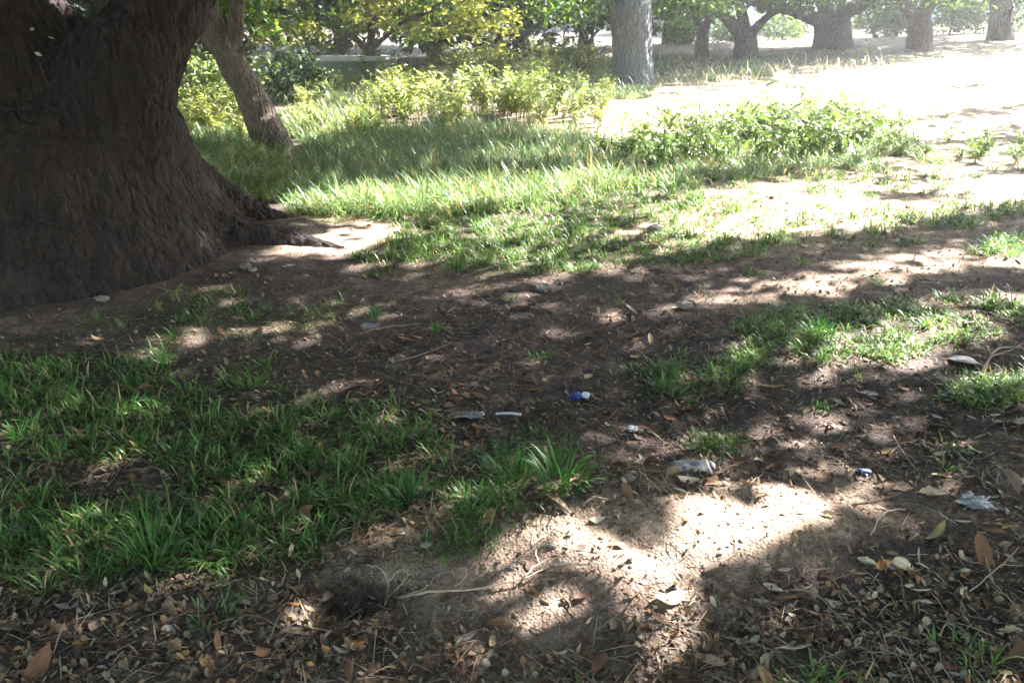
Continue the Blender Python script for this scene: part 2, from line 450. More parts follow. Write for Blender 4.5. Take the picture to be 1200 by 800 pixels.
def tufts(cx, cy, nb, Lm, Wm, spread, cols, lean=(.5, 2.7)):
    """expand tuft centres into blades"""
    n = len(cx); idx = np.repeat(np.arange(n), nb); m = len(idx)
    az = rng.random(m)*2*math.pi
    r = np.sqrt(rng.random(m))*spread[idx]
    x, y = cx[idx]+np.cos(az)*r, cy[idx]+np.sin(az)*r
    az = az+rng.normal(0, .7, m)
    Lb = Lm[idx]*rng.uniform(.45, 1.25, m)
    W = Wm[idx]*rng.uniform(.7, 1.25, m)
    b0 = rng.uniform(0, .55, m); b1 = b0+rng.uniform(lean[0], lean[1], m)
    col = cols[idx]*rng.uniform(.75, 1.25, (m, 1))
    dry = rng.random(m) < .07
    col[dry] = np.array([.36, .29, .15])*rng.uniform(.7, 1.1, (dry.sum(), 1))
    return blades(x, y, hgt(x, y)-.006, Lb, W, az, b0, b1, col)

def gcol(n, lo, hi):
    t = rng.random((n, 1)); return np.array(lo)*(1-t)+np.array(hi)*t

def build_grass():
    # short lawn grass and clumps
    x, y = scatter(60000, 1.25, 30)
    P = np.stack([x, y, hgt(x, y)], 1)
    u, v, d = pix(P)
    dens = paint(u, v, .06, SHORT, .45)
    nz = fbm2(x*2.6, y*2.6, 3, 31)
    nz2 = fbm2(x*6.5+3, y*6.5, 2, 37)
    mid = sstep(3.8, 4.8, y)
    k = (dens*.95 > ((nz-.5)*2.2+(nz2-.5)*2.8)*(1-.5*mid)+.5-.05*mid+rng.normal(0, .08, len(x))) & (dens > rng.uniform(.04, .34, len(x)))
    k &= outside_trunk(x, y, 1.0) & (rng.random(len(x)) < np.where((y < 4.2) & (x < .6), .13, .68))
    x, y, u, v = x[k], y[k], u[k], v[k]; n = len(x)
    dist = np.hypot(x, y)
    grow = noise2(x*1.3, y*1.3, 77)
    Lm = (.034+.062*grow)*np.where(dist < 3.6, 1.15, 1.0)*(1+.03*dist)*rng.uniform(.7, 1.4, n)
    Lm = np.where(dens[k] < .35, Lm*.65, Lm)
    Wm = .0050*(1+.10*np.clip(dist-2, 0, 14))
    leftside = sstep(760, 520, u)*sstep(300, 420, v)  # left grass gets a deeper green, its shade put into the colour
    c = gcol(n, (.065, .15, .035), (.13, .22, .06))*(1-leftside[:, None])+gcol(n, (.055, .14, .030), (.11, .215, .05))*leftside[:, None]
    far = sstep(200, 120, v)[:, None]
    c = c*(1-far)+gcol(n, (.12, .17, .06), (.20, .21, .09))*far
    nb = np.clip(16-dist*.6, 7, 16).astype(int)
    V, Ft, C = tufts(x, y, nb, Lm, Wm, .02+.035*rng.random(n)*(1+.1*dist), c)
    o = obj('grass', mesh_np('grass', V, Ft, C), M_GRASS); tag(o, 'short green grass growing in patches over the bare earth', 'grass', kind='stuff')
    print('short blades', len(Ft)//7)
    # tall meadow grass at the back
    x, y = scatter(64000, 5.0, 26)
    u, v, d = pix(np.stack([x, y, hgt(x, y)], 1))
    dens = paint(u, v, .03, TALL, .45)
    nz = fbm2(x*1.5, y*1.5, 3, 41)
    k = (dens*1.2 > (nz-.5)*1.8+.5) & (rng.random(len(x)) < .55) & outside_trunk(x, y, 1.15)
    x, y, u, v = x[k], y[k], u[k], v[k]; n = len(x); dist = np.hypot(x, y)
    Lm = (.09+.25*fbm2(x*1.1, y*1.1, 3, 5)**1.3)*rng.uniform(.7, 1.3, n)*(1+.012*dist)
    Lm = np.where(u > 720, Lm*.7, Lm)
    Wm = .0046*(1+.06*dist)
    c = gcol(n, (.075, .155, .06), (.18, .27, .11))
    stw = (rng.random(n) < .09)
    c[stw] = gcol(stw.sum(), (.32, .27, .14), (.46, .39, .22))
    V, Ft, C = tufts(x, y, np.full(n, 11), Lm, Wm, np.full(n, .09), c, (.5, 2.7))
    o = obj('tall_grass', mesh_np('tall_grass', V, Ft, C), M_GRASS); tag(o, 'tall loose meadow grass in the middle distance', 'grass', kind='stuff')
    print('tall blades', len(Ft)//7)
    # thin straw stalks along the top edge of the sunny clearing
    xs, ys = [], []
    for (u0, v0, ru, rv, m) in ((900, 92, 150, 14, 260), (640, 92, 120, 12, 110), (520, 70, 120, 8, 70), (1000, 104, 60, 6, 50), (480, 150, 160, 20, 120)):
        for i in range(m):
            p = at(u0+rng.uniform(-ru, ru), v0+rng.uniform(-rv, rv)); xs.append(p[0]); ys.append(p[1])
    x, y = np.array(xs), np.array(ys); n = len(x)
    V, Ft, C = blades(x, y, hgt(x, y), rng.uniform(.12, .55, n), rng.uniform(.005, .010, n), rng.random(n)*6.28, rng.uniform(0, .6, n), rng.uniform(.6, 2.4, n), gcol(n, (.40, .34, .24), (.58, .52, .42)))
    o = obj('straw_stalks', mesh_np('straw_stalks', V, Ft, C), M_GRASS); tag(o, 'pale dry grass stalks along the edge of the sunny clearing', 'dry grass', kind='stuff')
build_grass()

# ------------------------------------------------------------------ fallen leaves
LS = np.array([0, .22, .5, .78, 1.0]); LW = np.array([0, .36, .5, .34, 0])
LF = []
def _leaf_topology():
    # vertex order: base, (l,m,r)x3, tip
    f = [(0, 2, 1), (0, 3, 2)]
    for k in range(2):
        a, b = 1+3*k, 4+3*k
        f += [(a, a+1, b+1), (a, b+1, b), (a+1, a+2, b+2), (a+1, b+2, b+1)]
    f += [(7, 8, 10), (8, 9, 10)]
    return np.array(f)
LEAF_F = _leaf_topology()
def leaf_local(n, Ln, Wd, fold, curl, roll):
    """dry leaf shapes lying in the XY plane, x = length"""
    V = np.zeros((n, 11, 3))
    def st(i, side):
        s = LS[i]; x = (s-.5)*Ln; w = LW[i]*Wd*side
        z = np.abs(w)*fold+curl*Ln*((s-.5)**2)*2-roll*w
        return np.stack([x, w+0*x+.06*Ln*np.sin(s*3.1)*np.sign(roll+1e-6), z], 1)
    V[:, 0] = st(0, 0); V[:, 10] = st(4, 0)
    for k in range(3):
        for j, sd in enumerate((1, 0, -1)): V[:, 1+3*k+j] = st(k+1, sd)
    return V
DRYC = np.array([(.30, .185, .105), (.22, .125, .075), (.40, .29, .18), (.16, .10, .07), (.50, .41, .29), (.30, .24, .19), (.34, .18, .095), (.25, .19, .12)])
def place_leaves(x, y, Ln, Wd, col, lift=.006, tilt=.25, curlv=.35):
    n = len(x)
    V = leaf_local(n, Ln, Wd, rng.uniform(-.1, .7, n), rng.uniform(-.25, curlv, n), rng.normal(0, .25, n))
    yaw = rng.random(n)*6.28; tx, ty = rng.normal(0, tilt, n), rng.normal(0, tilt, n)
    c, s = np.cos(yaw), np.sin(yaw)
    X = V[..., 0]*c[:, None]-V[..., 1]*s[:, None]; Y = V[..., 0]*s[:, None]+V[..., 1]*c[:, None]
    Z = V[..., 2]+X*tx[:, None]+Y*ty[:, None]
    zmin = Z.min(1)
    Xw, Yw = X+x[:, None], Y+y[:, None]
    zt = hgt(x, y)
    W = np.stack([Xw, Yw, Z-zmin[:, None]*.8+(zt+lift*rng.random(n)-.001)[:, None]], 2)
    Ft = (LEAF_F[None]+(np.arange(n)*11)[:, None, None]).reshape(-1, 3)
    C = np.repeat(col[:, None, :], 11, 1)
    return W.reshape(-1, 3), Ft, C.reshape(-1, 3)
LITTER = [
    (600, 380, 420, 70, -8, .55), (1000, 350, 250, 60, -6, .6), (1000, 480, 300, 90, 0, .62), (1050, 640, 220, 200, 0, .42), (250, 540, 350, 110, 0, .6),
    (200, 740, 330, 90, 0, .48), (560, 470, 140, 40, 0, .6), (620, 590, 250, 20, -6, .7), (780, 560, 120, 22, 0, .8), (800, 635, 300, 62, -6, .03), (630, 690, 170, 60, 0, .07),
    (930, 760, 200, 70, 0, .5), (700, 790, 120, 20, 0, .4), (150, 390, 150, 20, 0, .4), (1000, 240, 250, 40, -6, .35), (700, 260, 240, 40, -6, .2), (400, 280, 100, 14, -8, .15),
]
def build_litter():
    x, y = scatter(42000, 1.25, 9.5)
    u, v, d = pix(np.stack([x, y, hgt(x, y)], 1))
    dens = paint(u, v, .15, LITTER, .5)*(.12+4.2*np.clip(fbm2(x*3.2, y*3.2, 3, 61)-.36, 0, 1))
    k = (rng.random(len(x)) < dens*.27) & outside_trunk(x, y, .98)
    x, y, u = x[k], y[k], u[k]; n = len(x); dist = np.hypot(x, y)
    Ln = rng.lognormal(math.log(.027), .55, n)*np.where(u < 450, 1.0, 1.0)
    Ln = np.clip(Ln*(1+.05*np.clip(dist-2, 0, 6)), .012, .10)
    col = np.array([.84, .77, .76])*DRYC[rng.choice(8, n, p=[.17, .24, .09, .26, .04, .08, .08, .04])]*rng.uniform(.45, 1.0, (n, 1))
    V, Ft, C = place_leaves(x, y, Ln, Ln*rng.uniform(.25, .5, n), col)
    o = obj('leaf_litter', mesh_np('leaf_litter', V, Ft, C, smooth=True), M_DRY); tag(o, 'brown and tan leaf litter strewn over the dark soil', 'leaf litter', kind='stuff')
    print('litter', n)
    # broken crumbs of leaf
    x, y = scatter(110000, 1.2, 8)
    u, v, d = pix(np.stack([x, y, hgt(x, y)], 1))
    dens = .02+.98*paint(u, v, .3, LITTER, .5)
    k = (rng.random(len(x)) < dens*.8) & outside_trunk(x, y, .98)
    x, y = x[k], y[k]; n = len(x); dist = np.hypot(x, y)
    Ln = rng.uniform(.006, .022, n)*(1+.08*dist)
    col = DRYC[rng.integers(0, 8, n)]*rng.uniform(.3, .85, (n, 1))
    V, Ft, C = place_leaves(x, y, Ln, Ln*rng.uniform(.25, .7, n), col, .004, .5)
    o = obj('leaf_crumbs', mesh_np('leaf_crumbs', V, Ft, C), M_DRY); tag(o, 'crumbled bits of dead leaf scattered on the ground', 'leaf debris', kind='stuff')
    # thin straws and twiglets
    x, y = scatter(16000, 1.25, 8)
    u, v, d = pix(np.stack([x, y, hgt(x, y)], 1))
    k = (rng.random(len(x)) < .04+.6*paint(u, v, .3, LITTER, .5)) & outside_trunk(x, y, 1.0)
    x, y = x[k], y[k]; n = len(x)
    az = rng.random(n)*6.28
    V, Ft, C = blades(x, y, hgt(x, y)+.004, rng.uniform(.025, .11, n), rng.uniform(.0018, .0038, n), az, rng.uniform(1.1, 1.5, n), rng.uniform(1.4, 1.75, n), gcol(n, (.12, .09, .07), (.42, .34, .25)))
    o = obj('straw_litter', mesh_np('straw_litter', V, Ft, C), M_DRY); tag(o, 'thin dead grass straws littering the soil', 'straw', kind='stuff')
    # crumbs of soil and grit
    x, y = scatter(34000, 1.2, 7)
    u, v, d = pix(np.stack([x, y, hgt(x, y)], 1))
    k = (rng.random(len(x)) < .25+.75*paint(u, v, .1, PALE, .5)) & outside_trunk(x, y, 1.0)
    x, y = x[k], y[k]; n = len(x)
    pl = paint(u[k], v[k], .12, PALE, .5)[:, None]
    r = rng.lognormal(math.log(.0019), .55, n)*(1+.05*np.hypot(x, y))
    base = np.array([(1, 0, 0), (0, 1, 0), (-1, 0, 0), (0, -1, 0), (0, 0, 1), (0, 0, -1.)])
    Vv = base[None]*r[:, None, None]*rng.uniform(.6, 1.35, (n, 6, 1))
    yaw = rng.random(n)*6.28; c, s = np.cos(yaw)[:, None], np.sin(yaw)[:, None]
    X, Y = Vv[..., 0]*c-Vv[..., 1]*s, Vv[..., 0]*s+Vv[..., 1]*c
    Vv = np.stack([X+x[:, None], Y+y[:, None], Vv[..., 2]*.75+(hgt(x, y)+r*.3)[:, None]], 2)
    f = np.array([(0, 1, 4), (1, 2, 4), (2, 3, 4), (3, 0, 4), (1, 0, 5), (2, 1, 5), (3, 2, 5), (0, 3, 5)])
    Ft = (f[None]+(np.arange(n)*6)[:, None, None]).reshape(-1, 3)
    col = (np.array([.10, .068, .055])*(1-pl)+np.array([.33, .24, .17])*pl)*rng.uniform(.6, 1.25, (n, 1))
    C = np.repeat(col[:, None], 6, 1).reshape(-1, 3)
    o = obj('soil_crumbs', mesh_np('soil_crumbs', Vv.reshape(-1, 3), Ft, C, smooth=True), M_DRY); tag(o, 'loose crumbs of soil and grit on the bare earth', 'soil', kind='stuff')
build_litter()

# ------------------------------------------------------------------ tree trunks
def grow_trunk(name, tubes_, voxel, amp, freq, mat, parent, stretch=.22, lump=.04, damp=False, seed=1, keepz=-.25, smooth=2):
    """limbs and bole as overlapping tubes fused into one bark surface, then furrowed"""
    V, Ft = join([tube(p, r, 20) for p, r in tubes_])
    me = mesh_np(name+'_raw', V, Ft)
    o = obj(name, me)
    md = o.modifiers.new('r', 'REMESH'); md.mode = 'VOXEL'; md.voxel_size = voxel
    s = o.modifiers.new('s', 'SMOOTH'); s.iterations = smooth*4; s.factor = .5
    dg = bpy.context.evaluated_depsgraph_get()
    ev = o.evaluated_get(dg)
    nm = bpy.data.meshes.new_from_object(ev)
    o.modifiers.clear(); o.data = nm; bpy.data.meshes.remove(me)
    n = len(nm.vertices)
    co = np.zeros(n*3, np.float32); nm.vertices.foreach_get('co', co); co = co.reshape(-1, 3).astype(float)
    no = np.zeros(n*3, np.float32); nm.vertices.foreach_get('normal', no); no = no.reshape(-1, 3)
    x, y, z = co.T
    wx = x+.12*(noise3(x*2.2, y*2.2, z*2.2, seed+5)-.5); wy = y+.12*(noise3(x*2.2, y*2.2, z*2.2, seed+6)-.5)
    a = 1-np.abs(2*noise3(wx*freq, wy*freq, z*freq*stretch, seed)-1)
    b = 1-np.abs(2*noise3(wx*freq*2.3, wy*freq*2.3, z*freq*2.3*stretch*1.3, seed+1)-1)
    l = noise3(x*2.7, y*2.7, z*1.6, seed+2)-.5
    d = -amp*(a**3)*1.3-amp*.45*(b**2)+amp*.6+lump*2*l
    if damp: d = d*np.clip((1.75-np.hypot(x, y))/.55, .3, 1)
    co = co+no*d[:, None]
    nm.vertices.foreach_set('co', co.astype(np.float32).ravel())
    nm.polygons.foreach_set('use_smooth', np.ones(len(nm.polygons), bool))
    nm.update(); nm.materials.clear(); nm.materials.append(mat)
    o.parent = parent
    return o

TREES = []    # (root, base xyz, crown leaf lists)
class Tree:
    def __init__(s, name, base, label, cat='tree', group=None):
        s.root = empty(name, base, label, cat, group); s.base = np.array(base, float); s.V = []; s.F = []; s.C = []; s.n = 0
        TREES.append(s)
    def trunk(s, tubes_, voxel, amp, freq, mat, **kw):
        tl = [(np.asarray(p, float)-s.base, r) for p, r in tubes_]
        s.tr = grow_trunk('trunk', tl, voxel, amp, freq, mat, s.root, **kw); return s.tr
    def leaves(s, V, Ft, C):
        s.V.append(V-s.base); s.F.append(Ft+s.n); s.C.append(C); s.n += len(V)
    def finish(s):
        if s.n:
            o = obj('crown', mesh_np('crown', np.concatenate(s.V), np.concatenate(s.F), np.concatenate(s.C)), M_CROWN, s.root)

def crown_leaves(P, Ln, Wd, col, droop=.3, flat=.6):
    """leaf blades at points P: folded diamonds with random attitude"""
    n = len(P)
    az = rng.random(n)*6.28
    el = rng.normal(-droop, .45, n)
    d = np.stack([np.cos(az)*np.cos(el), np.sin(az)*np.cos(el), np.sin(el)], 1)
    nr = unit(np.stack([rng.normal(0, flat, n), rng.normal(0, flat, n), np.ones(n)], 1))
    sd = unit(np.cross(d, nr)); up = np.cross(sd, d)
    V = np.zeros((n, 6, 3))
    Lc, Wc = Ln[:, None], Wd[:, None]
    V[:, 0] = P
    V[:, 1] = P+d*Lc*.35+sd*Wc*.5+up*Wc*.15; V[:, 2] = P+d*Lc*.35-sd*Wc*.5+up*Wc*.15
    V[:, 3] = P+d*Lc*.72+sd*Wc*.36+up*Wc*.05; V[:, 4] = P+d*Lc*.72-sd*Wc*.36+up*Wc*.05
    V[:, 5] = P+d*Lc-up*Lc*.08
    f = np.array([(0, 1, 2), (1, 3, 4), (1, 4, 2), (3, 5, 4)])
    Ft = (f[None]+(np.arange(n)*6)[:, None, None]).reshape(-1, 3)
    C = np.repeat(col[:, None], 6, 1).reshape(-1, 3)
    return V.reshape(-1, 3), Ft, C
def clusters(centres, m, rad, flatz=.6):
    c = np.repeat(centres, m, 0)
    o = rng.normal(0, 1, c.shape)*np.asarray(rad)
    o[:, 2] *= flatz
    return c+o
def lit_filter(P, chance=1.0):
    """leaves thin out where the sun is seen to reach the ground"""
    t = (P[:, 2]-hgt(P[:, 0], P[:, 1]))/SUN[2]
    G = P-SUN*t[:, None]
    for _ in range(2):
        t = (P[:, 2]-hgt(G[:, 0], G[:, 1]))/SUN[2]; G = P-SUN*t[:, None]
    p = lit_p(G)
    nz = fbm2(G[:, 0]*2.2+G[:, 1]*.6, G[:, 1]*3.2, 3, 91)
    nzn = np.clip((nz-.5)*2.0+.5, 0.001, .999)
    return (nzn > p) | (rng.random(len(P)) > chance)

def bole(base, top, r0, r1, flare=.35, n=9, bend=.03):
    p = np.linspace(0, 1, n)[:, None]; path = np.array(base)*(1-p)+np.array(top)*p
    path[1:-1, :2] += rng.normal(0, bend, (n-2, 2))
    H = np.linalg.norm(np.array(top)-np.array(base))
    rad = r0+(r1-r0)*p[:, 0]+flare*r0*np.exp(-p[:, 0]*H/.35)
    path = np.vstack([path[0]-np.array([0, 0, .25]), path]); rad = np.concatenate([[rad[0]*1.1], rad])
    return path, rad
def limb(a, pts, r0, r1, n=10):
    pth = curve_pts([a]+list(pts), n, 0); return pth, np.linspace(r0, r1, n)

# ---- the old tree on the left
b = np.array([-2.87, 4.78, .08])
T0 = Tree('old_tree', b, 'huge dark old tree with a flared trunk forking low, beside bare earth', 'tree')
tb = []
zz = np.array([-.3, -.02, .10, .22, .36, .55, .72, .86, .95, 1.02, 1.07]); rr = np.array([1.30, 1.22, 1.15, 1.08, 1.01, .95, .91, .83, .70, .52, .30])
tb.append((np.stack([b[0]+0*zz, b[1]+0*zz, b[2]+zz], 1), rr))
for (an, rl, r0, zt) in ((-.04, 1.95, .15, .2), (-1.35, 1.4, .12, .3), (.6, 1.6, .2, .4), (1.6, 1.6, .2, .4), (2.6, 1.6, .2, .4), (3.3, 1.6, .2, .4)):
    rp = []
    for t in np.linspace(0, 1, 8):
        rad_ = .78+(rl-.78)*t
        a2 = an+.10*math.sin(t*3+an*3)
        px, py = b[0]+rad_*math.cos(a2), b[1]+rad_*math.sin(a2)
        rp.append((px, py, float(hgt(px, py))+zt*(1-t)**2.2-.02-.05*t))
    tb.append((np.array(rp), np.linspace(r0, .06, 8)))
rt = ray(205, 92, 4.65)
tb.append(limb((b[0]+.42, b[1]-.15, .55), [ray(142, 90, 4.5), ray(174, 38, 4.6), ray(198, -20, 4.7), ray(226, -100, 4.7), (-1.45, 4.3, 3.3), (-.3, 3.6, 5.0)], .52, .15, 16)); tb[-1] = (tb[-1][0], np.interp(np.linspace(0, 1, 16), [0, .167, .333, .5, 1], [.48, .29, .21, .235, .14]))
tb.append(limb(ray(120, 66, 4.9), [ray(92, 38, 4.95), ray(66, 14, 5.0), ray(40, -14, 5.05), (-3.3, 5.6, 2.6), (-3.6, 6.2, 4.6)], .085, .08, 14))
tb.append(limb((b[0]-.22, b[1]-.15, .55), [ray(5, 85, 4.5), ray(-30, 25, 4.5), ray(-75, -80, 4.4), (-4.1, 3.8, 3.6), (-5.0, 3.0, 5.2)], .62, .16, 14)); tb[-1] = (tb[-1][0], np.interp(np.linspace(0, 1, 14), [0, .14, .32, .5, 1], [.52, .46, .37, .33, .16]))
tb.append(limb((-3.6, 5.8, 3.2), [(-2.6, 6.6, 4.2), (-.6, 7.2, 5.0), (1.2, 7.6, 5.4)], .14, .07))
tb.append(limb((-1.45, 4.3, 3.2), [(-.6, 5.0, 4.2), (.8, 5.6, 4.8), (2.6, 6.2, 5.2)], .15, .06))
tb.append(limb((-4.1, 3.8, 3.5), [(-5.4, 4.8, 4.6), (-6.8, 5.2, 5.2)], .14, .06))
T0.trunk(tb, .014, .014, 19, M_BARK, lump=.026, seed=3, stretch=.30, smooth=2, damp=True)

# ---- leaning tree behind it
base = at(322, 172)
Yb = base[1]
T1 = Tree('leaning_tree', base, 'brown slender trunk leaning left behind the huge tree with a stub fork', 'tree')
top = ray(258, 45, Yb)
tb = [bole(base, top, .17, .15, .10, 8, .01)]
tb.append(limb(top-np.array([0, 0, .08]), [ray(240, 10, Yb), ray(228, -60, Yb), (-4.2, Yb, 3.4), (-4.6, Yb+.6, 5.0)], .14, .08))
tb.append(limb(ray(266, 62, Yb), [ray(276, 38, Yb), ray(279, 0, Yb-.05), ray(284, -70, Yb), (-2.6, Yb+.2, 3.6), (-2.0, Yb+.8, 5.2)], .10, .06))
tb.append(limb(ray(272, 72, Yb), [ray(282, 62, Yb-.02), ray(296, 55, Yb-.03)], .07, .025, 6))
tb.append(limb((-2.6, Yb+.2, 3.5), [(-1.4, Yb+1, 4.2), (.2, Yb+1.6, 4.8)], .08, .04))
T1.trunk(tb, .014, .010, 22, M_BARK2, lump=.018, seed=11)

# ---- grey trunk in the middle
base = at(741, 96); Yb = base[1]
T2 = Tree('grey_tree', base, 'thick grey trunk standing alone in rough grass behind the sunny clearing', 'tree')
s = ppm(base+np.array([0, 0, .6]))
top = ray(739, 2, Yb)
tb = [bole(base, top, 21.5/s, 24/s, .22, 8, .01)]
tb.append(limb(top-np.array([0, 0, .15]), [ray(712, -40, Yb), (1.2, Yb, 3.6), (.2, Yb-.4, 5.6)], .26, .10))
tb.append(limb(top-np.array([0, 0, .15]), [ray(765, -40, Yb), (3.2, Yb+.3, 3.6), (4.4, Yb+.5, 5.4)], .26, .10))
tb.append(limb(top-np.array([0, 0, .12]), [ray(738, -60, Yb), (2.2, Yb+.3, 4.0), (2.3, Yb+1.2, 6)], .3, .10))
T2.trunk(tb, .022, .014, 16, M_BARK3, lump=.022, seed=21)

# ---- the row of trees on the right at the back
def back_tree(u, v, wpx, label, forks, v_fork, mat=M_BARK4, seed=1, flare=.22, uoff=0):
    base = at(u, v); Yb = base[1]; s = ppm(base)
    t = Tree('park_tree', base, label, 'tree', 'row of trees beyond the sunny clearing')
    top = ray(u+uoff, v_fork, Yb); r = wpx/2/s
    tb = [bole(base, top, r, r*.96, flare, 7, .01)]
    for pts, r0 in forks:
        P3 = [ray(pu, pv, Yb+dy) for pu, pv, dy in pts]
        e = P3[-1]; dirv = unit(e-P3[-2])
        P3 += [e+dirv*1.0+np.array([0, 0, .5]), e+dirv*2.4+np.array([0, 0, 1.5])]
        tb.append(limb(top-np.array([0, 0, .12]), P3, r0/s, r0*.35/s, 14))
    t.trunk(tb, .035, .018, 11, mat, lump=.03, seed=seed); return t
T3 = back_tree(823, 66, 15, 'thin dark trunk of a small tree left of the forked tree in the back row', [([(818, 30, 0), (812, 5, 0), (806, -20, 0)], 5), ([(828, 30, 0), (836, 8, .3), (846, -20, .3)], 5)], 45, seed=31)
T4 = back_tree(873, 68, 26, 'dark tree forking into three spreading limbs, second from left in the back row', [([(862, 34, 0), (842, 14, 0), (812, -6, -.3)], 9), ([(872, 30, .2), (868, 8, .3), (862, -30, .3)], 8), ([(888, 32, 0), (906, 14, 0), (935, 2, -.2)], 7)], 42, seed=41)
T5 = back_tree(975, 57, 40, 'broad squat dark trunk with limbs spreading sideways, middle of the back row', [([(955, 22, 0), (930, 13, -.2), (890, 4, -.4), (860, -10, -.5)], 9), ([(968, 12, .2), (960, -10, .3), (950, -40, .3)], 10), ([(990, 14, 0), (1008, 8, 0), (1030, -8, -.2)], 9)], 22, seed=51)
T6 = back_tree(1077, 60, 28, 'brown trunk forking in a V, between the squat trunk and the straight trunk', [([(1066, 14, 0), (1056, -4, 0), (1040, -30, 0)], 9), ([(1084, 12, 0), (1096, -6, .2), (1112, -34, .2)], 10)], 22, M_BARK4, 61, .15)
T7 = back_tree(1172, 47, 25, 'plain straight dark trunk, rightmost of the back row', [([(1170, -10, 0), (1165, -40, 0), (1150, -80, 0)], 9), ([(1176, -12, .2), (1186, -50, .4), (1204, -80, .4)], 8)], 2, seed=71)

# ---- young tree with low sunlit yellow-green sprays, behind the weeds
base = at(452, 104); base[1] += 1.2; base[2] = float(hgt(base[0], base[1])); Yb = base[1]
T8 = Tree('young_tree', base, 'young tree with low yellow-green sprays of leaves hanging over the weeds', 'tree')
k0 = ray(446, 84, Yb)
tb = [bole(base, ray(432, 60, Yb), .11, .09, .2, 7, .01)]
tb.append(limb(ray(433, 62, Yb), [ray(410, 40, Yb), ray(380, 22, Yb), ray(350, 0, Yb-.4), ray(330, -30, Yb-.6)], .07, .03))
tb.append(limb(ray(434, 64, Yb), [ray(436, 30, Yb-.2), ray(450, -10, Yb-.2), ray(470, -80, Yb), (-1.2, Yb, 4.6)], .08, .04))
tb.append(limb(ray(433, 60, Yb), [ray(470, 28, Yb-.5), ray(505, 12, Yb-.8), ray(540, -14, Yb-.8)], .05, .02))
T8.trunk(tb, .016, .006, 24, M_BARK4, lump=.012, seed=81)

# ---- low foliage that shows under the upper edge of the view
def spray(tree, spots, m, rad, L0, cols, flat=.45, Ydef=11):
    """sprays of leaves: each spot = (u, v, Y) on a branch"""
    cs = np.array([ray(u, v, Y) for u, v, Y in spots])
    P = clusters(cs, m, rad, flat)
    n = len(P)
    Ln = L0*rng.uniform(.7, 1.3, n)
    col = gcol(n, *cols)*rng.uniform(.75, 1.2, (n, 1))
    tree.leaves(*crown_leaves(P, Ln, Ln*rng.uniform(.36, .55, n), col))
def spots(n, u0, u1, v0, v1, Y0, Y1, fn=None):
    out = []
    while len(out) < n:
        u, v = rng.uniform(u0, u1), rng.uniform(v0, v1)
        if fn is None or fn(u, v): out.append((u, v, rng.uniform(Y0, Y1)))
    return out
Y8 = Yb
# outline of the hanging young foliage: lower edge dips at 370 and 500..560
def low_edge(u): return 58+16*math.sin(u*.021+1.2)+10*math.sin(u*.067)-max(0, (u-500))*.25
YEL = ((.15, .19, .03), (.36, .37, .09)); GRN = ((.05, .11, .02), (.11, .19, .03)); DRK = ((.022, .05, .018), (.05, .09, .03)); BLU = ((.03, .065, .04), (.06, .10, .06))
spray(T8, spots(210, 300, 610, -60, 70, Y8-1.3, Y8+.6, lambda u, v: v < low_edge(u)+rng.normal(0, 5) and noise2(u*.025, v*.05, 3) > .36), 24, .12, .125, YEL)
spray(T8, spots(150, 290, 560, -60, 60, Y8-.6, Y8+1.3, lambda u, v: v < low_edge(u)-4), 24, .14, .125, GRN)
spray(T8, [(424, 62+i*4, Y8-1.0) for i in range(8)], 9, .04, .06, GRN)
spray(T1, spots(60, 190, 330, -60, 40, 8.9, 10.2, lambda u, v: noise2(u*.04, v*.07, 8) > .42), 22, .12, .11, GRN)
spray(T2, spots(170, 600, 860, -60, 42, 14.2, 17, lambda u, v: v < 16+10*math.sin(u*.05)+6*math.sin(u*.13) and not (712 < u < 766 and rng.random() < .8)), 20, .22, .12, GRN)
for T, u0, u1, nsp in ((T4, 780, 960, 170), (T5, 880, 1060, 150), (T6, 1020, 1140, 90), (T7, 1100, 1260, 70), (T3, 750, 850, 70)):
    Yt = T.base[1]
    spray(T, spots(nsp, u0, u1, -50, 34, Yt-2.2, Yt+1.5, lambda u, v: v < 3+7*math.sin(u*.043+T.base[0])+5*math.sin(u*.11)+rng.normal(0, 3)), 18, .24, .14, ((.028, .06, .018), (.085, .14, .03)))

